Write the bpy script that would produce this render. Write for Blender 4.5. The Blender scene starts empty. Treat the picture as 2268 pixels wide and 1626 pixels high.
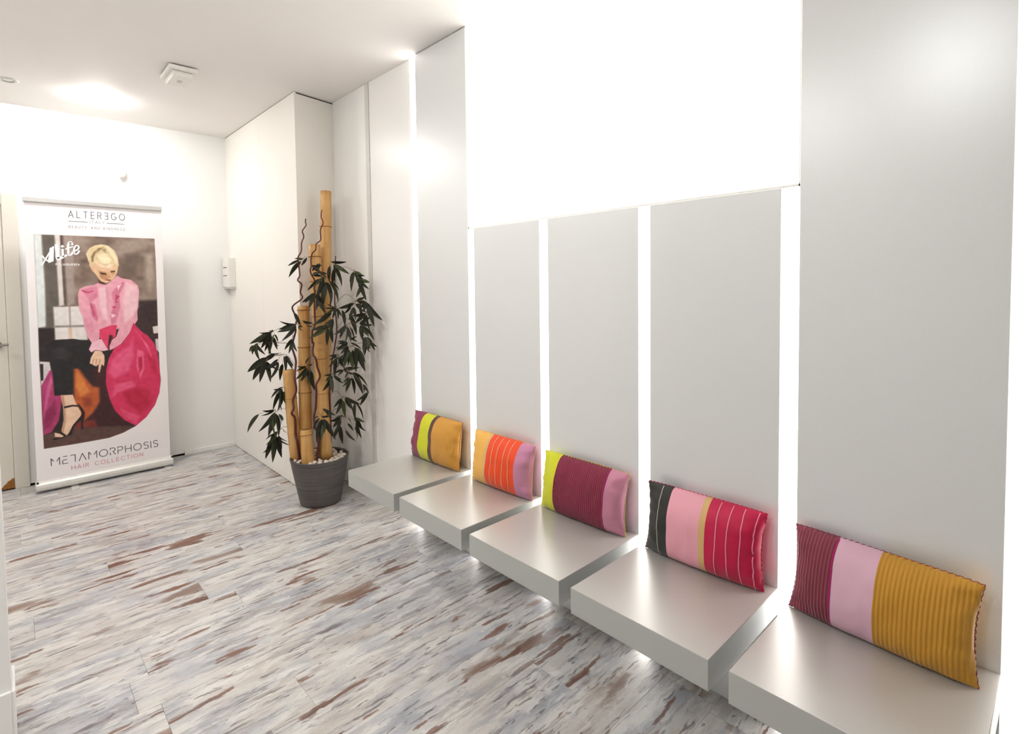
import bpy, bmesh, math, random
import numpy as np
from mathutils import Vector, Matrix, noise

sc = bpy.context.scene
COL = sc.collection

# ------------------------------------------------------------------ camera
cam_d = bpy.data.cameras.new('camera')
cam = bpy.data.objects.new('camera', cam_d)
COL.objects.link(cam)
cam_d.sensor_fit = 'HORIZONTAL'
cam_d.sensor_width = 36.0
cam_d.lens = 18.8561
cam_d.shift_x = 0.000667
cam_d.shift_y = -0.060121
cam_d.clip_start = 0.02
_R = (0.72700863, -0.68652802, -0.01173554)
_U = (0.03696713, 0.02206867, 0.99907277)
_F = (0.68563247, 0.72676836, -0.04142308)
cam.matrix_world = Matrix(((_R[0], _U[0], -_F[0], 0.0), (_R[1], _U[1], -_F[1], 0.0),
                           (_R[2], _U[2], -_F[2], 1.42), (0, 0, 0, 1)))
sc.camera = cam

# ------------------------------------------------------------------ world, exposure, lamp strengths
world = bpy.data.worlds.new('world')
sc.world = world
world.use_nodes = True
world.node_tree.nodes['Background'].inputs[0].default_value = (0.9, 0.93, 1.0, 1)
world.node_tree.nodes['Background'].inputs[1].default_value = 0.3
sc.view_settings.view_transform = 'Standard'
sc.view_settings.look = 'None'
sc.view_settings.gamma = 1.0
sc.view_settings.use_curve_mapping = False
sc.view_settings.exposure = 1.4
sc.cycles.max_bounces = 6
sc.cycles.caustics_reflective = False
sc.cycles.adaptive_threshold = 0.04
LIGHT_BOX = 0.8        # back-lit wall box
LED_STRIP = 2.4        # strips between the wall panels
DOWNLIGHT = 62.0       # opal ceiling lamps, including the added fill ones

# ------------------------------------------------------------------ helpers
def lin(c):
    return tuple(((v / 255.0) / 12.92 if v / 255.0 <= 0.04045 else ((v / 255.0 + 0.055) / 1.055) ** 2.4) for v in c)

def tag(o, label=None, cat=None, group=None, kind=None):
    if label: o['label'] = label
    if cat: o['category'] = cat
    if group: o['group'] = group
    if kind: o['kind'] = kind
    return o

def link(name, me, mat=None, parent=None, smooth=False):
    o = bpy.data.objects.new(name, me)
    COL.objects.link(o)
    if mat is not None and len(me.materials) == 0:
        me.materials.append(mat)
    if parent is not None:
        o.parent = parent
    if smooth:
        me.polygons.foreach_set('use_smooth', [True] * len(me.polygons))
    return o

def mesh(name, v, f, mat=None, parent=None, smooth=False):
    me = bpy.data.meshes.new(name)
    me.from_pydata([tuple(p) for p in v], [], f)
    me.update()
    return link(name, me, mat, parent, smooth)

def empty(name, loc=(0, 0, 0), rz=0.0):
    o = bpy.data.objects.new(name, None)
    COL.objects.link(o)
    o.location = loc
    o.rotation_euler = (0, 0, rz)
    o.empty_display_size = 0.1
    return o

def bm_box(bm, a, b, bevel=0.0, seg=2):
    x0, y0, z0 = a; x1, y1, z1 = b
    vs = [bm.verts.new(p) for p in ((x0, y0, z0), (x1, y0, z0), (x1, y1, z0), (x0, y1, z0), (x0, y0, z1), (x1, y0, z1), (x1, y1, z1), (x0, y1, z1))]
    fs = [bm.faces.new([vs[i] for i in q]) for q in ((3, 2, 1, 0), (4, 5, 6, 7), (0, 1, 5, 4), (1, 2, 6, 5), (2, 3, 7, 6), (3, 0, 4, 7))]
    if bevel > 0:
        es = list({e for f in fs for e in f.edges})
        bmesh.ops.bevel(bm, geom=es, offset=bevel, segments=seg, profile=0.6, affect='EDGES')

def box(name, a, b, mat, parent=None, bevel=0.0, seg=2, smooth=False):
    bm = bmesh.new()
    bm_box(bm, a, b, bevel, seg)
    me = bpy.data.meshes.new(name); bm.to_mesh(me); bm.free()
    return link(name, me, mat, parent, smooth)

def lathe(name, prof, n, mat, parent=None, loc=(0, 0, 0), smooth=True):
    v, f = [], []
    for i in range(n):
        a = 2 * math.pi * i / n
        for r, z in prof:
            v.append((loc[0] + r * math.cos(a), loc[1] + r * math.sin(a), loc[2] + z))
    m = len(prof)
    for i in range(n):
        j = (i + 1) % n
        for k in range(m - 1):
            if prof[k][0] < 1e-6 and prof[k + 1][0] < 1e-6: continue
            f.append((i * m + k, j * m + k, j * m + k + 1, i * m + k + 1))
    o = mesh(name, v, f, mat, parent, smooth)
    bm = bmesh.new(); bm.from_mesh(o.data)
    bmesh.ops.remove_doubles(bm, verts=bm.verts, dist=1e-6)
    bmesh.ops.recalc_face_normals(bm, faces=bm.faces)
    bm.to_mesh(o.data); bm.free()
    return o

def tube_geo(pts, rad, n=8):
    """verts and faces of a capped tube along pts; rad is a number or one per point"""
    pts = [Vector(p) for p in pts]
    if not hasattr(rad, '__len__'): rad = [rad] * len(pts)
    v, f = [], []
    up = Vector((0.31, 0.93, 0.2))
    for i, p in enumerate(pts):
        t = (pts[min(i + 1, len(pts) - 1)] - pts[max(i - 1, 0)]).normalized()
        if abs(t.dot(up.normalized())) > 0.95: up = Vector((0.9, 0.1, 0.3))
        a = t.cross(up).normalized(); b = t.cross(a)
        for k in range(n):
            q = 2 * math.pi * k / n
            v.append(p + (a * math.cos(q) + b * math.sin(q)) * rad[i])
    for i in range(len(pts) - 1):
        for k in range(n):
            l = (k + 1) % n
            f.append((i * n + k, i * n + l, (i + 1) * n + l, (i + 1) * n + k))
    f.append(tuple(range(n - 1, -1, -1)))
    f.append(tuple(range((len(pts) - 1) * n, len(pts) * n)))
    return v, f

def smooth_path(pts, sub=4):
    pts = [Vector(p) for p in pts]; out = []
    for i in range(len(pts) - 1):
        p0 = pts[max(i - 1, 0)]; p1 = pts[i]; p2 = pts[i + 1]; p3 = pts[min(i + 2, len(pts) - 1)]
        for s in range(sub):
            t = s / sub
            out.append(0.5 * ((2 * p1) + (p2 - p0) * t + (2 * p0 - 5 * p1 + 4 * p2 - p3) * t * t + (3 * p1 - p0 - 3 * p2 + p3) * t ** 3))
    out.append(pts[-1])
    return out

# ------------------------------------------------------------------ materials
class N:
    """small node-tree helper"""
    def __init__(s, name):
        s.m = bpy.data.materials.new(name); s.m.use_nodes = True
        s.t = s.m.node_tree; s.b = s.t.nodes['Principled BSDF']
    def n(s, typ, **kw):
        x = s.t.nodes.new(typ)
        for k, v in kw.items(): setattr(x, k, v)
        return x
    def l(s, a, b): s.t.links.new(a, b)
    def mapped(s, vec, scale):
        m = s.n('ShaderNodeMapping'); m.inputs['Scale'].default_value = scale
        s.l(vec, m.inputs['Vector']); return m.outputs[0]
    def noise(s, vec, scale=1.0, detail=4.0, rough=0.55, dist=0.0):
        x = s.n('ShaderNodeTexNoise'); x.inputs['Scale'].default_value = scale; x.inputs['Detail'].default_value = detail
        x.inputs['Roughness'].default_value = rough; x.inputs['Distortion'].default_value = dist
        if vec is not None: s.l(vec, x.inputs['Vector'])
        return x.outputs['Fac']
    def ramp(s, fac, stops, interp='LINEAR'):
        r = s.n('ShaderNodeValToRGB'); r.color_ramp.interpolation = interp
        while len(r.color_ramp.elements) < len(stops): r.color_ramp.elements.new(0.5)
        for e, (p, c) in zip(r.color_ramp.elements, stops):
            e.position = p; e.color = (c[0], c[1], c[2], 1) if hasattr(c, '__len__') else (c, c, c, 1)
        s.l(fac, r.inputs[0]); return r.outputs[0]
    def mix(s, fac, a, b, mode='MIX'):
        x = s.n('ShaderNodeMix', data_type='RGBA', blend_type=mode)
        for sock, val in ((x.inputs[0], fac), (x.inputs[6], a), (x.inputs[7], b)):
            if hasattr(val, 'is_output') or isinstance(val, bpy.types.NodeSocket): s.l(val, sock)
            elif hasattr(val, '__len__'): sock.default_value = (*val[:3], 1)
            else: sock.default_value = val
        return x.outputs[2]
    def math(s, op, a, b=0.5):
        x = s.n('ShaderNodeMath', operation=op)
        for sock, val in ((x.inputs[0], a), (x.inputs[1], b)):
            if isinstance(val, bpy.types.NodeSocket): s.l(val, sock)
            else: sock.default_value = val
        return x.outputs[0]
    def bump(s, h, strength=0.2, dist=0.002):
        b = s.n('ShaderNodeBump'); b.inputs['Strength'].default_value = strength; b.inputs['Distance'].default_value = dist
        s.l(h, b.inputs['Height']); s.l(b.outputs[0], s.b.inputs['Normal'])
    def set(s, **kw):
        for k, v in kw.items():
            i = s.b.inputs[k.replace('_', ' ')]
            if isinstance(v, bpy.types.NodeSocket): s.l(v, i)
            elif hasattr(v, '__len__'): i.default_value = (*v[:3], 1)
            else: i.default_value = v
        return s

def m_plain(name, rgb, rough=0.6, metal=0.0, spec=0.5, grain=0.04, scale=60.0):
    s = N(name); c = lin(rgb)
    co = s.n('ShaderNodeTexCoord').outputs['Object']
    nz = s.noise(co, scale, 3.0)
    s.set(Base_Color=s.ramp(nz, [(0.3, [v * (1 - grain) for v in c]), (0.7, [min(1, v * (1 + grain)) for v in c])]),
          Roughness=rough, Metallic=metal, Specular_IOR_Level=spec)
    return s.m

def m_emit(name, rgb, strength):
    s = N(name)
    s.set(Base_Color=(0.8, 0.8, 0.8), Roughness=0.5, Emission_Color=lin(rgb), Emission_Strength=strength)
    return s.m

def m_wall(name, rgb, rough=0.55):
    s = N(name); c = lin(rgb)
    p = s.n('ShaderNodeNewGeometry').outputs['Position']
    big = s.noise(p, 1.3, 3.0)
    s.set(Base_Color=s.ramp(big, [(0.3, [v * 0.975 for v in c]), (0.7, c)]), Roughness=rough, Specular_IOR_Level=0.35)
    return s.m

def m_laminate(name, rgb, rough=0.34, metal=0.45):
    """silver pearl laminate: fine vertical-free sparkle, soft reflections"""
    s = N(name); c = lin(rgb)
    co = s.n('ShaderNodeTexCoord').outputs['Object']
    fine = s.noise(co, 900.0, 2.0)
    s.set(Base_Color=s.ramp(fine, [(0.3, [v * 0.94 for v in c]), (0.7, [min(1, v * 1.04) for v in c])]), Roughness=rough, Metallic=metal)
    return s.m

def m_floor():
    s = N('distressed_painted_plank')
    pos = s.n('ShaderNodeNewGeometry').outputs['Position']
    rnd = s.n('ShaderNodeObjectInfo').outputs['Random']
    off = s.n('ShaderNodeCombineXYZ')
    s.l(s.math('MULTIPLY', rnd, 37.0), off.inputs[0]); s.l(s.math('MULTIPLY', rnd, 91.0), off.inputs[1]); s.l(s.math('MULTIPLY', rnd, 13.0), off.inputs[2])
    add = s.n('ShaderNodeVectorMath', operation='ADD'); s.l(pos, add.inputs[0]); s.l(off.outputs[0], add.inputs[1])
    P = add.outputs[0]
    # ragged edges: shift the pattern by a fine noise
    wn = s.n('ShaderNodeTexNoise'); wn.inputs['Scale'].default_value = 26.0; wn.inputs['Detail'].default_value = 5.0; s.l(P, wn.inputs['Vector'])
    w1 = s.n('ShaderNodeVectorMath', operation='SUBTRACT'); s.l(wn.outputs['Color'], w1.inputs[0]); w1.inputs[1].default_value = (0.5, 0.5, 0.5)
    w2 = s.n('ShaderNodeVectorMath', operation='MULTIPLY'); s.l(w1.outputs[0], w2.inputs[0]); w2.inputs[1].default_value = (0.07, 0.016, 0.0)
    w3 = s.n('ShaderNodeVectorMath', operation='ADD'); s.l(P, w3.inputs[0]); s.l(w2.outputs[0], w3.inputs[1])
    P = w3.outputs[0]
    # paint coats: cream, cool white, grey blue
    a = s.noise(s.mapped(P, (2.2, 6.0, 1)), 1.0, 5.0, 0.6, 0.2)
    coat = s.ramp(a, [(0.32, lin((166, 168, 174))), (0.43, lin((188, 188, 190))), (0.52, lin((206, 202, 197))), (0.62, lin((199, 193, 187))), (0.74, lin((182, 176, 172)))])
    b = s.noise(s.mapped(P, (4.0, 13.0, 1)), 1.0, 5.0, 0.62)
    coat = s.mix(s.ramp(b, [(0.51, 0.0), (0.64, 0.6)]), coat, lin((152, 151, 156)))
    b2 = s.noise(s.mapped(P, (3.0, 9.0, 3)), 1.3, 6.0, 0.6)
    coat = s.mix(s.ramp(b2, [(0.53, 0.0), (0.68, 0.55)]), coat, lin((176, 163, 151)))
    b3 = s.noise(s.mapped(P, (4.5, 15.0, 7)), 1.2, 5.0, 0.65)
    coat = s.mix(s.ramp(b3, [(0.50, 0.0), (0.60, 0.7)]), coat, lin((222, 219, 213)))
    # weathered streaks along the board
    c = s.noise(s.mapped(P, (4.2, 34.0, 1)), 1.0, 5.0, 0.6)
    coat = s.mix(s.ramp(c, [(0.55, 0.0), (0.63, 0.6)]), coat, lin((144, 136, 136)))
    c2 = s.noise(s.mapped(P, (6.0, 44.0, 2)), 1.0, 6.0, 0.6)
    coat = s.mix(s.ramp(c2, [(0.585, 0.0), (0.65, 0.75)]), coat, lin((104, 94, 98)))
    # worn through to the brown wood: long slivers and a few broad blotches
    area = s.noise(s.mapped(P, (1.3, 2.6, 1)), 1.0, 2.0)
    d = s.noise(s.mapped(P, (3.4, 19.0, 1)), 1.0, 5.0, 0.55)
    d = s.math('ADD', d, s.math('MULTIPLY', s.math('SUBTRACT', area, 0.5), 0.5))
    brown = s.ramp(s.noise(s.mapped(P, (3.0, 40.0, 1)), 1.0, 4.0), [(0.3, lin((96, 66, 54))), (0.6, lin((134, 100, 84)))])
    coat = s.mix(s.ramp(d, [(0.620, 0.0), (0.650, 0.85), (0.71, 1.0)]), coat, brown)
    g = s.noise(s.mapped(P, (2.3, 6.5, 5)), 1.0, 5.0, 0.5)
    coat = s.mix(s.ramp(g, [(0.63, 0.0), (0.665, 0.7), (0.74, 0.95)]), coat, s.mix(0.5, brown, lin((150, 126, 110))))
    # fine speckle of the printed grain
    sp = s.noise(s.mapped(P, (60.0, 150.0, 1)), 1.0, 2.0, 0.6)
    coat = s.mix(0.5, coat, s.ramp(sp, [(0.35, 0.88), (0.65, 1.0)]), 'MULTIPLY')
    # small dark flecks
    e = s.noise(s.mapped(P, (18.0, 60.0, 1)), 1.0, 3.0, 0.6)
    f = s.noise(s.mapped(P, (2.0, 5.0, 1)), 1.0, 2.0)
    coat = s.mix(s.ramp(s.math('ADD', e, s.math('MULTIPLY', s.math('SUBTRACT', f, 0.5), 0.4)), [(0.65, 0.0), (0.71, 0.7)]), coat, lin((92, 84, 90)))
    s.set(Base_Color=coat, Roughness=0.42, Specular_IOR_Level=0.4)
    return s.m

def m_fabric(name, rgb, rough=0.85, weave=1400.0, sheen=0.25, var=0.10):
    s = N(name); c = lin(rgb)
    co = s.n('ShaderNodeTexCoord').outputs['Object']
    w1 = s.noise(s.mapped(co, (1, 1, 3.0)), weave * 0.6, 2.0)
    w2 = s.noise(s.mapped(co, (3.0, 1, 1)), weave * 0.6, 2.0)
    th = s.math('ADD', w1, w2)
    big = s.noise(co, 14.0, 3.0)
    col = s.mix(0.5, s.ramp(s.math('MULTIPLY', th, 0.5), [(0.35, [v * (1 - 2 * var) for v in c]), (0.65, [min(1, v * (1 + var)) for v in c])]),
                s.ramp(big, [(0.3, [v * 0.93 for v in c]), (0.7, c)]))
    s.set(Base_Color=col, Roughness=rough, Sheen_Weight=sheen, Specular_IOR_Level=0.3)
    s.bump(th, 0.25, 0.0006)
    return s.m

M = {}
M['white'] = m_wall('white_painted_wall', (248, 247, 244))
M['ceiling'] = m_wall('white_ceiling_paint', (246, 242, 238), 0.7)
M['whiteboard'] = m_wall('white_board', (246, 244, 240), 0.3)
M['column'] = m_wall('cream_white_board', (246, 242, 234), 0.45)
M['dark'] = m_plain('dark_gap', (40, 36, 34), 0.9)
M['silver'] = m_laminate('silver_laminate_panel', (230, 232, 231), 0.32, 0.22)
M['seat'] = m_laminate('silver_laminate_seat', (194, 191, 185), 0.31, 0.35)
M['seat_edge'] = m_laminate('silver_laminate_edge', (186, 188, 184), 0.42, 0.25)
M['floor'] = m_floor()
M['alu'] = m_plain('brushed_aluminium', (205, 204, 202), 0.35, 0.8)
M['alu_white'] = m_plain('silver_white_cassette', (226, 224, 218), 0.35, 0.3)
M['plastic'] = m_plain('white_plastic', (238, 234, 228), 0.4)
M['plastic_grey'] = m_plain('pale_grey_plastic', (205, 203, 198), 0.45)
M['black'] = m_plain('black_plastic', (24, 22, 22), 0.5)
M['door'] = m_wall('cream_door_paint', (226, 220, 208), 0.4)
M['chip'] = m_plain('bare_chipboard', (150, 98, 48), 0.95, grain=0.35, scale=140.0)
M['steel'] = m_plain('satin_steel', (150, 146, 140), 0.3, 0.9)
M['lightbox'] = m_emit('backlit_opal_sheet', (255, 253, 246), LIGHT_BOX)
M['led'] = m_emit('lit_led_diffuser', (255, 252, 250), LED_STRIP)
M['led_off'] = m_plain('unlit_led_diffuser', (214, 209, 202), 0.35)
M['lamp'] = m_emit('lit_opal_lamp', (254, 253, 252), DOWNLIGHT)

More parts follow.
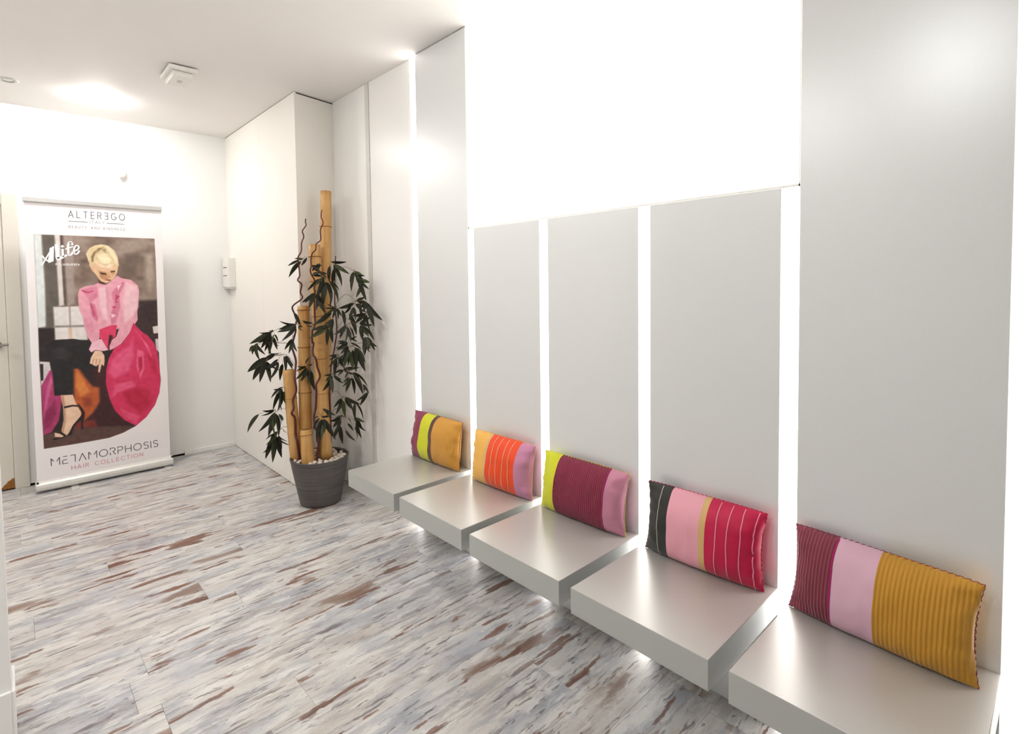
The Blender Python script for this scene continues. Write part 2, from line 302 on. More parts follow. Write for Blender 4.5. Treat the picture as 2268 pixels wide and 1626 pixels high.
# measured shapes in metres (plant) and centimetres (banner print)
DATA = {'rotz':-0.7567681653942447,
'canes':(((0.003,0.081,0.268),(0.033,0.155,2.052),0.0405,(0.866,0.633,0.378,0.19)),((0.044,-0.008,0.285),(-0.018,0.05,1.688),0.042,(0.943,0.829,0.667,0.47,0.31,0.15)),((-0.106,0.041,0.27),(-0.111,0.083,1.287),0.043,(0.971,0.729,0.434,0.165)),((-0.148,-0.018,0.284),(-0.193,0.006,0.872),0.038,(0.688,0.307)),((-0.042,-0.088,0.283),(-0.054,-0.08,0.497),0.04,(0.865,))),
'vines':(((-0.046,-0.008,1.85),(-0.053,-0.009,1.831),(-0.044,-0.01,1.807),(-0.064,-0.012,1.77),(-0.062,-0.013,1.736),(-0.078,-0.015,1.696),(-0.074,-0.017,1.641),(-0.096,-0.019,1.601),(-0.099,-0.021,1.554),(-0.091,-0.024,1.486),(-0.098,-0.025,1.455),(-0.076,-0.026,1.428),(-0.091,-0.028,1.377),(-0.074,-0.03,1.339),(-0.132,-0.032,1.289),(-0.128,-0.034,1.242),(-0.114,-0.035,1.201),(-0.122,-0.037,1.16),(-0.115,-0.038,1.133),(-0.136,-0.04,1.079),(-0.147,-0.042,1.038),(-0.148,-0.042,1.048),(-0.132,-0.044,0.989),(-0.125,-0.046,0.933),(-0.126,-0.049,0.87),(-0.123,-0.051,0.821),(-0.121,-0.054,0.745),(-0.146,-0.057,0.682),(-0.136,-0.059,0.633),(-0.147,-0.06,0.599),(-0.133,-0.062,0.564),(-0.131,-0.066,0.459),(-0.114,-0.068,0.424),(-0.108,-0.07,0.354),(-0.101,-0.073,0.292)),((0.057,-0.011,1.907),(0.053,-0.013,1.863),(0.071,-0.014,1.822),(0.05,-0.016,1.775),(0.046,-0.019,1.714),(0.022,-0.02,1.687),(0.022,-0.022,1.65),(-0.006,-0.023,1.627),(-0.018,-0.024,1.586),(-0.01,-0.026,1.546),(-0.014,-0.028,1.505),(0.009,-0.03,1.444),(0.002,-0.032,1.403),(0.012,-0.033,1.376),(0.007,-0.036,1.295),(0.003,-0.04,1.213),(0.006,-0.042,1.166),(-0.005,-0.043,1.125),(-0.012,-0.046,1.058),(-0.007,-0.047,1.047),(-0.008,-0.049,0.988),(0.016,-0.051,0.946),(0.016,-0.053,0.897),(0.032,-0.055,0.834),(0.014,-0.057,0.786),(0.014,-0.06,0.737),(0.002,-0.064,0.633),(-0.006,-0.066,0.577),(0.007,-0.069,0.508),(0.031,-0.071,0.459),(0.017,-0.074,0.389),(0.005,-0.077,0.306)),((0.122,0.047,1.612),(0.118,0.043,1.519),(0.115,0.039,1.415),(0.114,0.033,1.284),(0.125,0.027,1.138),(0.109,0.022,1.013),(0.086,0.017,0.9),(0.073,0.01,0.722),(0.078,-0.0,0.474),(0.072,-0.007,0.304))),
'clusters':(((-0.111,0.025,1.576),(-0.071,-0.014,1.589),((-0.058,-0.039,1.589,-0.094,-0.066,1.593),(-0.088,0.003,1.578,-0.161,-0.001,1.494),(-0.085,-0.039,1.583,-0.143,-0.053,1.553),(-0.043,-0.015,1.601,-0.062,-0.05,1.552))),((-0.008,-0.008,1.498),(0.098,-0.079,1.466),((0.057,-0.061,1.56,0.023,-0.1,1.516),(0.073,-0.086,1.463,-0.005,-0.095,1.402),(0.013,-0.082,1.49,0.07,-0.084,1.479),(0.05,-0.063,1.505,0.083,-0.038,1.478),(0.089,-0.092,1.463,0.05,-0.093,1.36),(0.094,-0.068,1.443,0.08,-0.097,1.31),(0.121,-0.11,1.442,0.131,-0.088,1.301),(0.122,-0.092,1.449,0.189,-0.118,1.334),(0.123,-0.057,1.442,0.173,-0.06,1.395),(0.126,-0.078,1.546,0.113,-0.069,1.452),(0.095,-0.107,1.476,0.071,-0.102,1.403),(0.015,-0.083,1.55,0.075,-0.124,1.502))),((0.004,-0.015,1.444),(0.037,-0.093,1.377),((0.027,-0.084,1.373,-0.035,-0.061,1.322),(0.037,-0.111,1.37,0.002,-0.112,1.288),(0.045,-0.105,1.37,0.081,-0.098,1.293),(0.042,-0.08,1.376,0.091,-0.113,1.26),(0.03,-0.074,1.363,0.047,-0.072,1.296))),((0.13,0.016,1.579),(0.139,-0.035,1.56),((0.114,-0.024,1.571,0.197,-0.008,1.567),(0.136,-0.04,1.553,0.219,-0.03,1.501),(0.13,-0.014,1.531,0.194,-0.055,1.427))),((0.135,-0.019,1.469),(0.285,-0.098,1.505),((0.275,-0.077,1.504,0.256,-0.094,1.449),(0.285,-0.099,1.5,0.273,-0.137,1.4),(0.281,-0.086,1.507,0.334,-0.11,1.485),(0.285,-0.076,1.494,0.339,-0.102,1.45),(0.316,-0.096,1.45,0.371,-0.113,1.398),(0.296,-0.092,1.48,0.325,-0.125,1.42),(0.316,-0.119,1.456,0.353,-0.113,1.339),(0.326,-0.086,1.42,0.295,-0.091,1.35))),((0.136,-0.036,1.293),(0.302,-0.125,1.321),((0.294,-0.1,1.317,0.372,-0.13,1.306),(0.322,-0.104,1.324,0.417,-0.14,1.247),(0.28,-0.098,1.307,0.191,-0.098,1.274),(0.266,-0.12,1.295,0.217,-0.094,1.24),(0.29,-0.109,1.301,0.353,-0.097,1.245),(0.368,-0.153,1.302,0.358,-0.172,1.256),(0.377,-0.151,1.295,0.419,-0.186,1.184),(0.368,-0.146,1.243,0.298,-0.129,1.188),(0.291,-0.149,1.283,0.308,-0.175,1.217),(0.212,-0.128,1.266,0.223,-0.113,1.174),(0.246,-0.101,1.241,0.288,-0.097,1.125),(0.371,-0.146,1.236,0.383,-0.154,1.149))),((0.126,-0.007,1.285),(0.155,-0.067,1.277),((0.142,-0.055,1.282,0.097,-0.096,1.275),(0.151,-0.056,1.277,0.136,-0.076,1.219),(0.158,-0.062,1.274,0.164,-0.059,1.211),(0.126,-0.058,1.26,0.019,-0.067,1.173),(0.121,-0.065,1.251,0.056,-0.097,1.195),(0.135,-0.07,1.207,0.131,-0.109,1.122))),((0.151,-0.043,1.144),(0.293,-0.131,1.176),((0.237,-0.133,1.17,0.174,-0.14,1.117),(0.222,-0.115,1.168,0.198,-0.134,1.097),(0.249,-0.161,1.166,0.243,-0.17,1.067),(0.259,-0.149,1.165,0.289,-0.142,1.083),(0.322,-0.138,1.176,0.4,-0.155,1.169),(0.319,-0.107,1.167,0.334,-0.126,1.081),(0.342,-0.141,1.163,0.414,-0.163,1.09),(0.352,-0.136,1.096,0.362,-0.177,1.007),(0.364,-0.132,1.096,0.401,-0.111,1.02),(0.258,-0.131,1.084,0.296,-0.121,1.068),(0.251,-0.109,1.055,0.31,-0.093,1.022),(0.241,-0.122,1.056,0.169,-0.107,1.021),(0.24,-0.117,1.056,0.192,-0.143,1.056))),((0.003,-0.028,1.124),(0.118,-0.102,1.166),((0.118,-0.103,1.163,0.018,-0.125,1.098),(0.116,-0.116,1.157,0.11,-0.123,1.057),(0.135,-0.113,1.157,0.14,-0.115,1.069),(0.083,-0.097,1.156,0.049,-0.136,1.126),(0.126,-0.105,1.169,0.078,-0.122,1.151))),((-0.125,-0.013,1.144),(-0.104,-0.072,1.171),((-0.112,-0.059,1.174,-0.184,-0.097,1.189),(-0.093,-0.092,1.17,-0.165,-0.102,1.084),(-0.111,-0.074,1.25,-0.077,-0.072,1.175),(-0.056,-0.081,1.196,0.009,-0.111,1.183),(-0.05,-0.046,1.172,-0.005,-0.073,1.157),(-0.079,-0.093,1.165,-0.043,-0.117,1.162))),((-0.16,0.035,1.092),(-0.304,0.026,1.116),((-0.303,0.016,1.116,-0.408,-0.014,1.057),(-0.316,0.028,1.109,-0.397,0.051,1.047),(-0.311,0.003,1.107,-0.337,-0.013,1.043),(-0.312,0.036,1.101,-0.356,0.053,1.007),(-0.318,0.055,1.085,-0.318,0.017,0.99),(-0.299,0.027,1.091,-0.28,0.045,1.011),(-0.272,-0.001,1.107,-0.25,-0.004,1.061),(-0.292,0.007,1.121,-0.374,0.019,1.11),(-0.411,0.049,1.045,-0.441,0.042,0.985),(-0.388,-0.007,1.04,-0.373,-0.048,1.001),(-0.291,0.022,1.13,-0.317,0.04,1.114))),((-0.15,-0.005,1.089),(-0.135,-0.055,1.08),((-0.128,-0.071,1.083,-0.176,-0.069,1.02),(-0.131,-0.061,1.074,-0.142,-0.089,1.002))),((-0.179,0.033,1.036),(-0.189,0.023,1.041),((-0.415,0.035,1.039,-0.388,0.009,0.948),(-0.42,0.015,1.034,-0.431,0.025,0.982),(-0.324,0.022,1.032,-0.32,0.034,0.979),(-0.282,0.024,1.046,-0.254,-0.01,1.016))),((-0.155,0.017,0.902),(-0.231,0.0,0.97),((-0.318,-0.004,0.957,-0.454,0.013,0.869),(-0.332,0.003,0.942,-0.433,0.025,0.817),(-0.325,-0.031,0.94,-0.348,-0.056,0.822),(-0.338,0.015,0.93,-0.317,0.016,0.809),(-0.253,0.002,0.924,-0.302,0.002,0.82),(-0.235,0.02,0.91,-0.256,0.023,0.815),(-0.218,0.003,0.962,-0.203,-0.004,0.869),(-0.206,0.01,0.965,-0.162,-0.014,0.892),(-0.25,0.011,0.979,-0.321,0.012,0.98),(-0.26,0.016,0.94,-0.306,0.006,0.906),(-0.261,-0.028,0.981,-0.322,-0.034,0.954))),((-0.21,-0.001,0.706),(-0.217,-0.029,0.762),((-0.227,-0.007,0.761,-0.301,-0.007,0.7),(-0.224,-0.02,0.75,-0.276,-0.041,0.641),(-0.22,-0.038,0.743,-0.241,-0.034,0.629),(-0.207,-0.054,0.753,-0.251,-0.036,0.721))),((-0.183,0.009,0.582),(-0.279,-0.005,0.598),((-0.293,0.017,0.589,-0.39,0.039,0.474),(-0.28,-0.028,0.575,-0.297,-0.069,0.47),(-0.286,0.018,0.581,-0.261,-0.003,0.455),(-0.252,-0.02,0.586,-0.226,-0.038,0.53),(-0.287,0.005,0.61,-0.348,-0.03,0.579),(-0.385,-0.007,0.585,-0.466,-0.007,0.48),(-0.295,0.008,0.611,-0.325,-0.036,0.602))),((-0.21,0.0,0.495),(-0.258,-0.021,0.466),((-0.281,-0.003,0.443,-0.344,-0.021,0.311),(-0.282,-0.026,0.428,-0.291,-0.035,0.297),(-0.264,-0.035,0.445,-0.248,-0.019,0.32),(-0.251,-0.039,0.453,-0.229,-0.046,0.375),(-0.26,-0.041,0.464,-0.32,-0.043,0.394),(-0.276,0.003,0.466,-0.329,0.022,0.4),(-0.22,-0.042,0.496,-0.199,-0.041,0.469),(-0.305,-0.001,0.385,-0.326,-0.033,0.331))),((0.11,-0.05,0.966),(0.263,-0.137,1.037),((0.245,-0.142,1.045,0.179,-0.135,1.016),(0.245,-0.123,1.036,0.213,-0.137,0.968),(0.247,-0.13,1.016,0.217,-0.128,0.919),(0.259,-0.147,1.011,0.276,-0.147,0.908),(0.269,-0.133,1.016,0.294,-0.131,0.891),(0.29,-0.137,1.03,0.357,-0.16,0.949),(0.305,-0.142,1.01,0.338,-0.123,0.896),(0.35,-0.155,1.058,0.362,-0.191,0.994),(0.4,-0.165,1.059,0.408,-0.148,1.022),(0.22,-0.11,0.979,0.201,-0.139,0.943))),((0.103,-0.032,0.928),(0.175,-0.1,0.972),((0.173,-0.114,0.97,0.133,-0.146,0.916),(0.159,-0.094,0.957,0.146,-0.107,0.854),(0.165,-0.081,0.966,0.208,-0.113,0.903),(0.175,-0.077,0.962,0.209,-0.089,0.925),(0.156,-0.081,0.976,0.112,-0.067,0.947))),((0.114,-0.05,0.846),(0.232,-0.133,0.893),((0.203,-0.109,0.886,0.289,-0.118,0.855),(0.27,-0.127,0.872,0.329,-0.135,0.754),(0.338,-0.155,0.801,0.374,-0.165,0.753),(0.203,-0.108,0.883,0.146,-0.085,0.865),(0.254,-0.162,0.878,0.228,-0.159,0.843),(0.248,-0.145,0.848,0.226,-0.181,0.819),(0.258,-0.157,0.843,0.232,-0.145,0.764),(0.257,-0.108,0.834,0.276,-0.118,0.745),(0.368,-0.146,0.751,0.323,-0.156,0.677))),((0.095,-0.035,0.837),(0.134,-0.105,0.856),((0.126,-0.085,0.845,0.069,-0.078,0.753),(0.128,-0.131,0.846,0.151,-0.164,0.761),(0.132,-0.083,0.845,0.184,-0.093,0.803),(0.126,-0.095,0.851,0.083,-0.084,0.811))),((0.095,-0.045,0.712),(0.199,-0.121,0.71),((0.19,-0.113,0.704,0.143,-0.105,0.653),(0.191,-0.118,0.699,0.171,-0.149,0.622),(0.207,-0.14,0.696,0.208,-0.114,0.599),(0.229,-0.15,0.712,0.268,-0.146,0.641),(0.206,-0.098,0.708,0.293,-0.127,0.672),(0.286,-0.149,0.684,0.341,-0.167,0.597))),((0.005,-0.077,0.566),(0.086,-0.175,0.597),((0.086,-0.186,0.593,0.056,-0.202,0.461),(0.074,-0.18,0.598,0.02,-0.157,0.523),(0.104,-0.198,0.596,0.155,-0.177,0.479),(0.092,-0.202,0.607,0.13,-0.177,0.604),(0.093,-0.183,0.656,0.158,-0.175,0.615),(0.103,-0.205,0.598,0.116,-0.22,0.52),(0.099,-0.163,0.648,0.139,-0.163,0.593),(0.062,-0.157,0.606,0.041,-0.19,0.601))),((0.101,-0.06,0.603),(0.208,-0.145,0.595),((0.196,-0.152,0.59,0.134,-0.151,0.568),(0.2,-0.174,0.588,0.148,-0.158,0.536),(0.195,-0.151,0.576,0.175,-0.18,0.521),(0.192,-0.164,0.545,0.203,-0.165,0.439),(0.229,-0.176,0.52,0.285,-0.205,0.465),(0.278,-0.16,0.536,0.309,-0.188,0.474),(0.285,-0.133,0.563,0.309,-0.137,0.466),(0.268,-0.122,0.581,0.315,-0.117,0.516),(0.239,-0.158,0.591,0.268,-0.179,0.569),(0.215,-0.167,0.607,0.176,-0.195,0.601),(0.232,-0.141,0.552,0.263,-0.133,0.508),(0.17,-0.161,0.524,0.203,-0.182,0.468))),((-0.022,0.025,0.964),(-0.059,0.007,0.896),((-0.07,0.025,0.897,-0.048,0.052,0.902),(-0.061,-0.018,0.889,-0.095,-0.06,0.842),(-0.08,0.022,0.89,-0.134,0.014,0.866),(-0.054,0.002,0.875,-0.024,0.002,0.809),(-0.066,0.021,0.865,-0.051,-0.021,0.8),(-0.056,0.033,0.849,-0.046,0.055,0.735),(-0.079,0.003,0.911,-0.046,-0.005,0.954),(-0.083,-0.008,0.863,-0.132,-0.011,0.814)))),
'clip':((-35.6,179.6),(34.8,179.9),(35.0,159.5),(34.9,130.7),(34.7,101.7),(34.9,76.7),(35.4,69.2),(34.1,59.3),(30.9,50.2),(25.0,41.7),(18.1,36.0),(10.0,32.3),(1.5,30.2),(-7.2,29.9),(-19.3,29.8),(-35.6,30.0),(-35.8,52.0),(-35.7,74.2),(-35.9,92.7),(-35.6,114.7),(-35.7,143.9)),
'poster':((((-35.6,179.6),(-31.3,179.7),(-31.3,165.8),(-30.7,143.8),(-31.2,115.8),(-35.6,114.7),(-35.7,143.9)),(222,228,226),0.63),(((-31.3,179.7),(-24.4,179.9),(-24.0,158.6),(-23.3,130.3),(-26.7,129.3),(-27.3,106.7),(-31.5,107.0),(-30.7,143.8)),(98,90,82),0.76),(((-24.6,179.9),(-21.6,179.9),(-21.4,158.6),(-21.0,130.2),(-23.9,129.6),(-24.0,158.6)),(222,212,208),0.5),(((-21.6,179.9),(-19.8,179.9),(-19.3,130.2),(-21.0,130.2)),(95,78,70),0.5),(((-19.8,179.9),(-14.6,179.8),(-15.1,130.8),(-19.3,129.4)),(165,148,140),0.88),(((15.2,167.1),(23.2,168.9),(25.7,162.6),(20.1,156.0),(14.3,159.2)),(112,94,84),1.89),(((28.6,167.5),(33.4,168.4),(34.2,151.3),(30.3,138.2),(27.3,151.2)),(172,156,140),1.89),(((-11.1,160.3),(-5.9,155.0),(-5.6,146.6),(-12.3,145.1)),(120,98,84),1.89),(((13.7,178.1),(30.3,178.1),(28.7,171.5),(13.5,171.8)),(160,142,128),1.89),(((22.0,131.9),(35.7,132.3),(35.4,103.3),(35.3,68.3),(20.2,78.5),(18.2,119.2)),(56,38,38),1.26),(((-35.6,114.7),(-26.7,114.1),(-27.0,105.2),(-4.6,104.9),(8.2,111.8),(21.0,102.8),(18.7,35.5),(-35.4,29.9)),(38,24,24),0.63),(((-27.0,129.0),(-9.8,129.1),(-8.9,104.4),(-26.7,105.9)),(228,222,218),0.5),(((-18.6,129.0),(-17.7,129.0),(-17.9,105.2),(-18.9,105.2)),(165,152,146),0.38),(((-26.9,116.0),(-9.7,115.4),(-9.7,113.9),(-26.9,114.5)),(150,140,134),0.38),(((-19.3,113.6),(-17.4,113.5),(-17.5,105.9),(-19.4,106.0)),(226,192,168),0.5),(((31.2,111.5),(35.0,112.1),(35.2,106.2),(31.7,106.1)),(230,220,215),0.38),(((32.6,101.9),(35.2,101.7),(35.4,90.0),(33.0,93.6)),(215,200,200),0.38),(((-35.6,39.3),(-18.8,42.7),(12.1,37.5),(18.1,36.0),(10.0,32.3),(1.5,30.2),(-19.3,29.8),(-35.6,30.0)),(88,60,54),0.63),(((-6.6,81.8),(4.8,88.3),(12.3,43.2),(16.1,36.8),(-12.9,41.6),(-6.2,58.3)),(62,24,28),1.58),(((-35.6,91.5),(-30.4,90.6),(-29.8,84.5),(-35.4,74.1)),(215,205,205),0.25),(((-35.5,89.7),(-33.8,89.5),(-34.1,78.4),(-35.4,77.8)),(35,25,30),0.25),(((-35.4,74.1),(-30.6,84.6),(-28.9,84.4),(-23.8,66.5),(-25.6,57.7),(-26.8,48.8),(-31.0,41.0),(-35.6,39.6)),(172,56,106),0.38),(((-32.8,70.1),(-30.2,80.9),(-29.2,77.0),(-33.2,58.9),(-34.9,51.8)),(206,98,142),0.63),(((-33.9,55.3),(-28.5,63.4),(-27.7,54.3),(-31.5,45.2),(-34.9,43.6)),(140,34,78),0.88),(((-17.4,83.8),(-15.0,85.1),(-11.6,77.7),(-7.1,70.1),(-3.4,68.8),(-3.5,57.9),(-7.7,50.7),(-12.8,45.4),(-16.3,47.6),(-18.2,60.2)),(186,90,44),0.95),(((-15.6,82.8),(-11.8,74.7),(-9.0,66.5),(-14.5,63.5),(-16.9,71.5)),(218,128,62),0.88),(((-13.4,62.6),(-8.5,62.6),(-7.5,56.2),(-12.4,55.4)),(150,62,36),1.01),(((-18.7,46.5),(-6.7,45.1),(-5.6,40.2),(-17.7,41.0)),(124,42,36),0.95),(((-35.4,113.2),(-31.5,107.0),(-31.4,92.9),(-35.6,92.6)),(38,28,28),0.25),(((-32.2,102.6),(-27.0,105.9),(-16.6,105.8),(-6.5,102.7),(-6.0,99.5),(-6.9,91.1),(-5.3,86.3),(-6.6,82.5),(-11.5,82.3),(-17.9,85.4),(-18.6,65.7),(-28.7,66.5),(-29.0,80.7),(-30.3,92.1),(-31.8,96.7)),(27,23,25),0.25),(((-30.1,99.5),(-22.6,101.0),(-18.2,95.3),(-21.8,91.1),(-28.6,92.6)),(44,39,41),1.26),(((-25.3,66.3),(-18.6,65.7),(-17.1,59.3),(-16.0,56.0),(-14.4,51.9),(-15.1,48.2),(-17.6,45.6),(-20.1,40.7),(-22.6,37.4),(-25.5,37.2),(-25.6,41.8),(-24.2,48.3),(-24.2,57.4)),(234,198,168),0.25),(((-25.3,66.3),(-23.6,66.0),(-23.0,57.2),(-23.1,47.4),(-24.8,38.6),(-25.6,40.3),(-24.2,48.3),(-24.2,57.4)),(196,148,116),0.38),(((-29.4,40.3),(-26.5,39.7),(-24.3,37.3),(-25.5,36.1),(-29.5,37.3)),(234,198,168),0.19),(((-23.8,58.1),(-18.9,58.4),(-15.4,57.5),(-15.4,56.3),(-18.9,57.2),(-23.7,56.6)),(35,20,22),0.13),(((-15.9,59.1),(-13.1,54.0),(-12.3,51.5),(-12.7,47.7),(-13.7,44.1),(-13.6,39.8),(-14.8,39.6),(-14.8,46.6),(-18.8,42.7),(-20.2,36.9),(-23.8,36.1),(-29.6,35.0),(-31.2,35.7),(-29.5,36.5),(-24.9,36.3),(-22.6,36.6),(-19.4,43.6),(-15.7,48.3),(-14.1,50.3),(-14.3,52.7),(-15.7,56.8)),(30,18,20),0.13),(((-29.4,40.3),(-26.5,40.8),(-23.4,37.5),(-24.3,36.6),(-26.6,38.9)),(30,18,20),0.13),(((-1.3,145.8),(-3.9,144.3),(-9.3,143.2),(-12.1,141.7),(-13.2,137.9),(-13.1,129.9),(-12.7,125.4),(-11.0,120.7),(-10.4,114.5),(-8.8,106.7),(-6.6,101.9),(-7.9,97.4),(-6.8,95.0),(-4.3,97.1),(2.8,95.6),(-2.2,104.7),(1.9,113.0),(5.5,109.6),(10.1,111.6),(8.0,105.4),(3.4,101.9),(3.8,95.5),(10.3,98.9),(15.1,105.7),(20.0,114.2),(21.8,117.3),(21.7,123.0),(23.6,139.1),(22.4,144.0),(18.5,148.0),(12.7,149.2),(10.2,151.2),(6.2,146.5),(3.0,144.2)),(236,166,182),0.19),(((-10.6,140.5),(-5.7,142.8),(-2.1,142.7),(-1.7,135.7),(-6.1,131.2),(-10.1,139.0)),(222,132,158),0.76),(((6.5,138.7),(13.2,146.5),(15.2,145.7),(11.0,137.0),(11.3,127.5),(8.3,116.5),(5.7,114.3),(4.7,121.4),(7.5,129.2)),(218,126,152),0.5),(((-6.7,132.0),(-3.8,129.6),(-2.2,120.2),(-3.0,117.2),(-5.9,121.2)),(214,118,146),0.5),(((-10.7,120.7),(-6.5,121.2),(-4.3,112.6),(-7.6,106.6),(-9.8,113.0)),(226,150,170),0.88),(((-0.9,141.9),(4.2,143.4),(4.4,131.7),(4.5,115.9),(0.9,120.1),(-1.2,131.8)),(247,202,210),1.01),(((2.9,142.6),(4.8,143.4),(4.9,127.7),(3.9,117.5),(3.0,127.8)),(230,160,178),0.63),(((15.2,146.1),(22.3,143.2),(22.5,127.0),(18.2,119.2),(13.5,115.4),(13.0,131.4)),(246,198,206),1.01),(((-10.9,140.9),(-7.4,139.3),(-4.3,140.4),(-4.6,139.5),(-7.7,138.3),(-10.8,139.8)),(196,66,104),0.19),(((8.7,137.0),(11.3,135.8),(8.9,132.3),(10.5,131.5),(8.5,130.7)),(196,66,104),0.19),(((-6.7,131.2),(-5.0,128.9),(-3.7,121.9),(-4.7,121.1),(-6.2,128.1)),(200,80,116),0.25),(((5.9,128.5),(9.4,127.9),(7.4,126.4)),(196,66,104),0.19),(((5.4,123.0),(8.5,121.2),(5.9,119.8)),(250,215,220),0.25),(((9.9,143.3),(12.5,144.9),(10.4,140.2)),(250,215,220),0.25),(((-1.6,111.6),(5.7,114.3),(8.9,114.1),(7.6,105.5),(3.4,103.4),(3.2,95.6),(0.2,102.1),(-2.1,106.2)),(226,62,102),0.25),(((3.9,107.3),(6.1,106.4),(4.6,101.0),(2.6,96.4),(3.5,104.2)),(70,20,30),0.32),(((19.1,115.1),(23.2,109.1),(27.8,104.7),(31.8,98.6),(33.6,91.8),(34.7,80.1),(35.1,69.2),(34.0,59.3),(30.9,50.2),(25.0,41.7),(18.1,36.0),(11.0,41.8),(5.4,50.0),(2.5,59.3),(0.7,70.6),(1.1,80.8),(2.9,89.3),(6.4,96.8),(11.7,100.4),(16.5,108.0)),(212,48,92),0.19),(((8.2,92.7),(16.2,98.4),(18.4,104.6),(18.6,90.9),(15.5,79.1),(6.2,73.8),(2.6,78.3),(4.1,86.8)),(230,88,130),1.26),(((20.7,94.7),(24.7,92.7),(24.9,79.6),(22.0,71.8),(19.6,81.8)),(232,96,136),0.5),(((21.2,88.2),(23.6,89.5),(23.6,79.7),(21.4,75.9)),(190,34,70),0.5),(((6.1,69.9),(16.6,70.9),(19.1,66.4),(7.8,63.2),(3.8,59.9)),(228,86,128),0.88),(((10.4,62.9),(19.8,66.3),(27.8,61.9),(28.1,51.1),(21.1,45.7),(13.3,53.5)),(188,30,66),1.51),(((19.9,109.4),(23.1,104.3),(27.5,94.1),(30.6,85.5),(27.6,97.4)),(240,110,146),0.5),(((26.7,90.9),(32.0,85.4),(34.1,72.7),(29.7,77.4)),(196,36,74),1.01),(((8.7,51.1),(15.8,46.6),(21.0,43.2),(18.1,38.0),(11.7,43.3)),(226,76,116),0.76),(((-6.6,101.9),(-0.9,104.6),(2.9,96.0),(0.3,95.4),(-4.9,96.7),(-7.4,95.4),(-8.4,97.4)),(246,194,208),0.19),(((-4.9,96.3),(-1.2,95.6),(0.5,91.9),(0.4,87.2),(-0.1,84.1),(-1.3,85.8),(-2.7,79.7),(-3.6,80.2),(-3.1,86.0),(-4.4,84.6),(-5.6,85.1),(-7.1,86.5),(-8.3,87.0),(-7.5,91.2)),(238,200,168),0.19),(((-6.2,90.2),(-5.7,90.2),(-6.4,86.4),(-6.8,86.6)),(190,132,104),0.13),(((-4.4,90.1),(-4.0,90.0),(-4.5,85.8),(-5.0,85.8)),(190,132,104),0.13),(((-2.4,89.8),(-1.9,89.8),(-2.5,85.9),(-2.9,86.0)),(190,132,104),0.13),(((-1.5,148.9),(0.5,146.6),(3.0,145.4),(1.7,144.6),(-0.7,145.4)),(92,42,36),0.25),(((-5.0,165.0),(-6.1,158.9),(-4.7,155.0),(-2.9,152.7),(-0.9,148.9),(0.6,146.9),(3.6,145.6),(6.5,146.9),(8.9,150.0),(10.3,153.6),(11.2,159.1),(10.0,163.8),(2.5,167.5)),(232,192,154),0.19),(((-2.5,166.6),(6.3,167.6),(9.3,162.2),(6.5,156.7),(0.9,157.4),(-3.2,162.0)),(248,224,196),0.88),(((-0.7,155.1),(3.9,153.6),(5.0,148.9),(3.1,147.3),(0.0,149.7)),(196,142,102),0.63),(((6.2,155.1),(9.3,155.2),(8.9,152.0),(7.0,151.2)),(204,152,112),0.5),(((4.2,153.6),(5.8,153.6),(6.3,149.7),(4.7,148.9)),(214,164,122),0.32),(((-0.5,153.7),(3.3,152.9),(4.0,151.7),(0.7,152.0)),(74,44,34),0.25),(((6.1,154.3),(9.0,154.9),(8.9,153.9),(6.5,153.4)),(84,52,38),0.19),(((3.4,148.5),(6.6,148.1),(6.2,147.1),(4.0,147.3)),(152,74,64),0.19),(((-5.8,158.9),(-4.0,156.6),(-3.5,154.1),(-4.8,155.0)),(222,172,138),0.19),(((-6.9,168.8),(-5.4,171.1),(-2.2,173.3),(1.5,174.2),(5.8,173.2),(9.2,169.7),(11.0,164.6),(11.5,159.1),(10.2,156.6),(8.9,159.5),(6.0,159.8),(3.4,157.8),(0.1,159.3),(-2.3,161.6),(-3.6,158.9),(-4.7,157.7),(-6.2,160.8),(-7.6,166.5)),(226,202,158),0.25),(((-4.6,161.2),(-4.8,165.0),(-3.3,168.1),(-0.8,170.5),(-2.1,167.4),(-3.2,164.3),(-3.6,160.8)),(140,112,80),0.32),(((-0.8,171.3),(3.0,172.0),(0.7,169.8),(-1.5,167.4)),(150,124,90),0.38),(((3.9,172.1),(6.4,170.4),(7.6,166.9),(5.6,167.6)),(146,118,84),0.32),(((1.4,170.6),(3.9,171.1),(4.4,167.6),(2.9,168.3)),(176,148,108),0.38),(((3.3,173.6),(7.7,170.8),(10.3,163.8),(10.6,159.1),(8.4,163.8),(5.1,169.2)),(244,226,190),0.5),(((-1.3,165.9),(3.1,167.5),(7.4,163.0),(5.4,159.8),(1.0,160.5)),(246,228,190),0.63),(((-7.6,167.2),(-6.4,168.0),(-5.6,163.5),(-6.3,161.9)),(236,214,176),0.32)),
'logo_polys':(((-27.5,170.3),(-25.1,171.7),(-25.7,161.2),(-28.3,159.9),(-28.9,161.1),(-27.9,165.9)),),
'logo_strokes':((((-25.5,171.3),(-28.5,165.5),(-31.9,158.5)),0.85),(((-31.7,164.9),(-29.9,162.3),(-27.9,160.9)),0.95),(((-23.8,172.5),(-23.6,167.5),(-23.4,163.2),(-21.2,164.0)),2.0),(((-20.9,171.6),(-20.3,171.9)),1.5),(((-20.6,169.7),(-20.6,166.8),(-20.3,164.5),(-18.7,165.6)),1.35),(((-15.0,173.3),(-15.6,174.7),(-16.7,174.6),(-17.4,172.8),(-17.5,169.2),(-17.3,166.0),(-15.9,166.4),(-15.0,167.9)),1.25),(((-18.9,169.9),(-14.9,171.8)),0.8),(((-14.1,168.7),(-12.1,170.0),(-11.6,171.7),(-12.5,172.7),(-13.7,171.7),(-14.4,169.3),(-14.0,166.9),(-12.7,166.8),(-11.3,168.8)),1.05))}

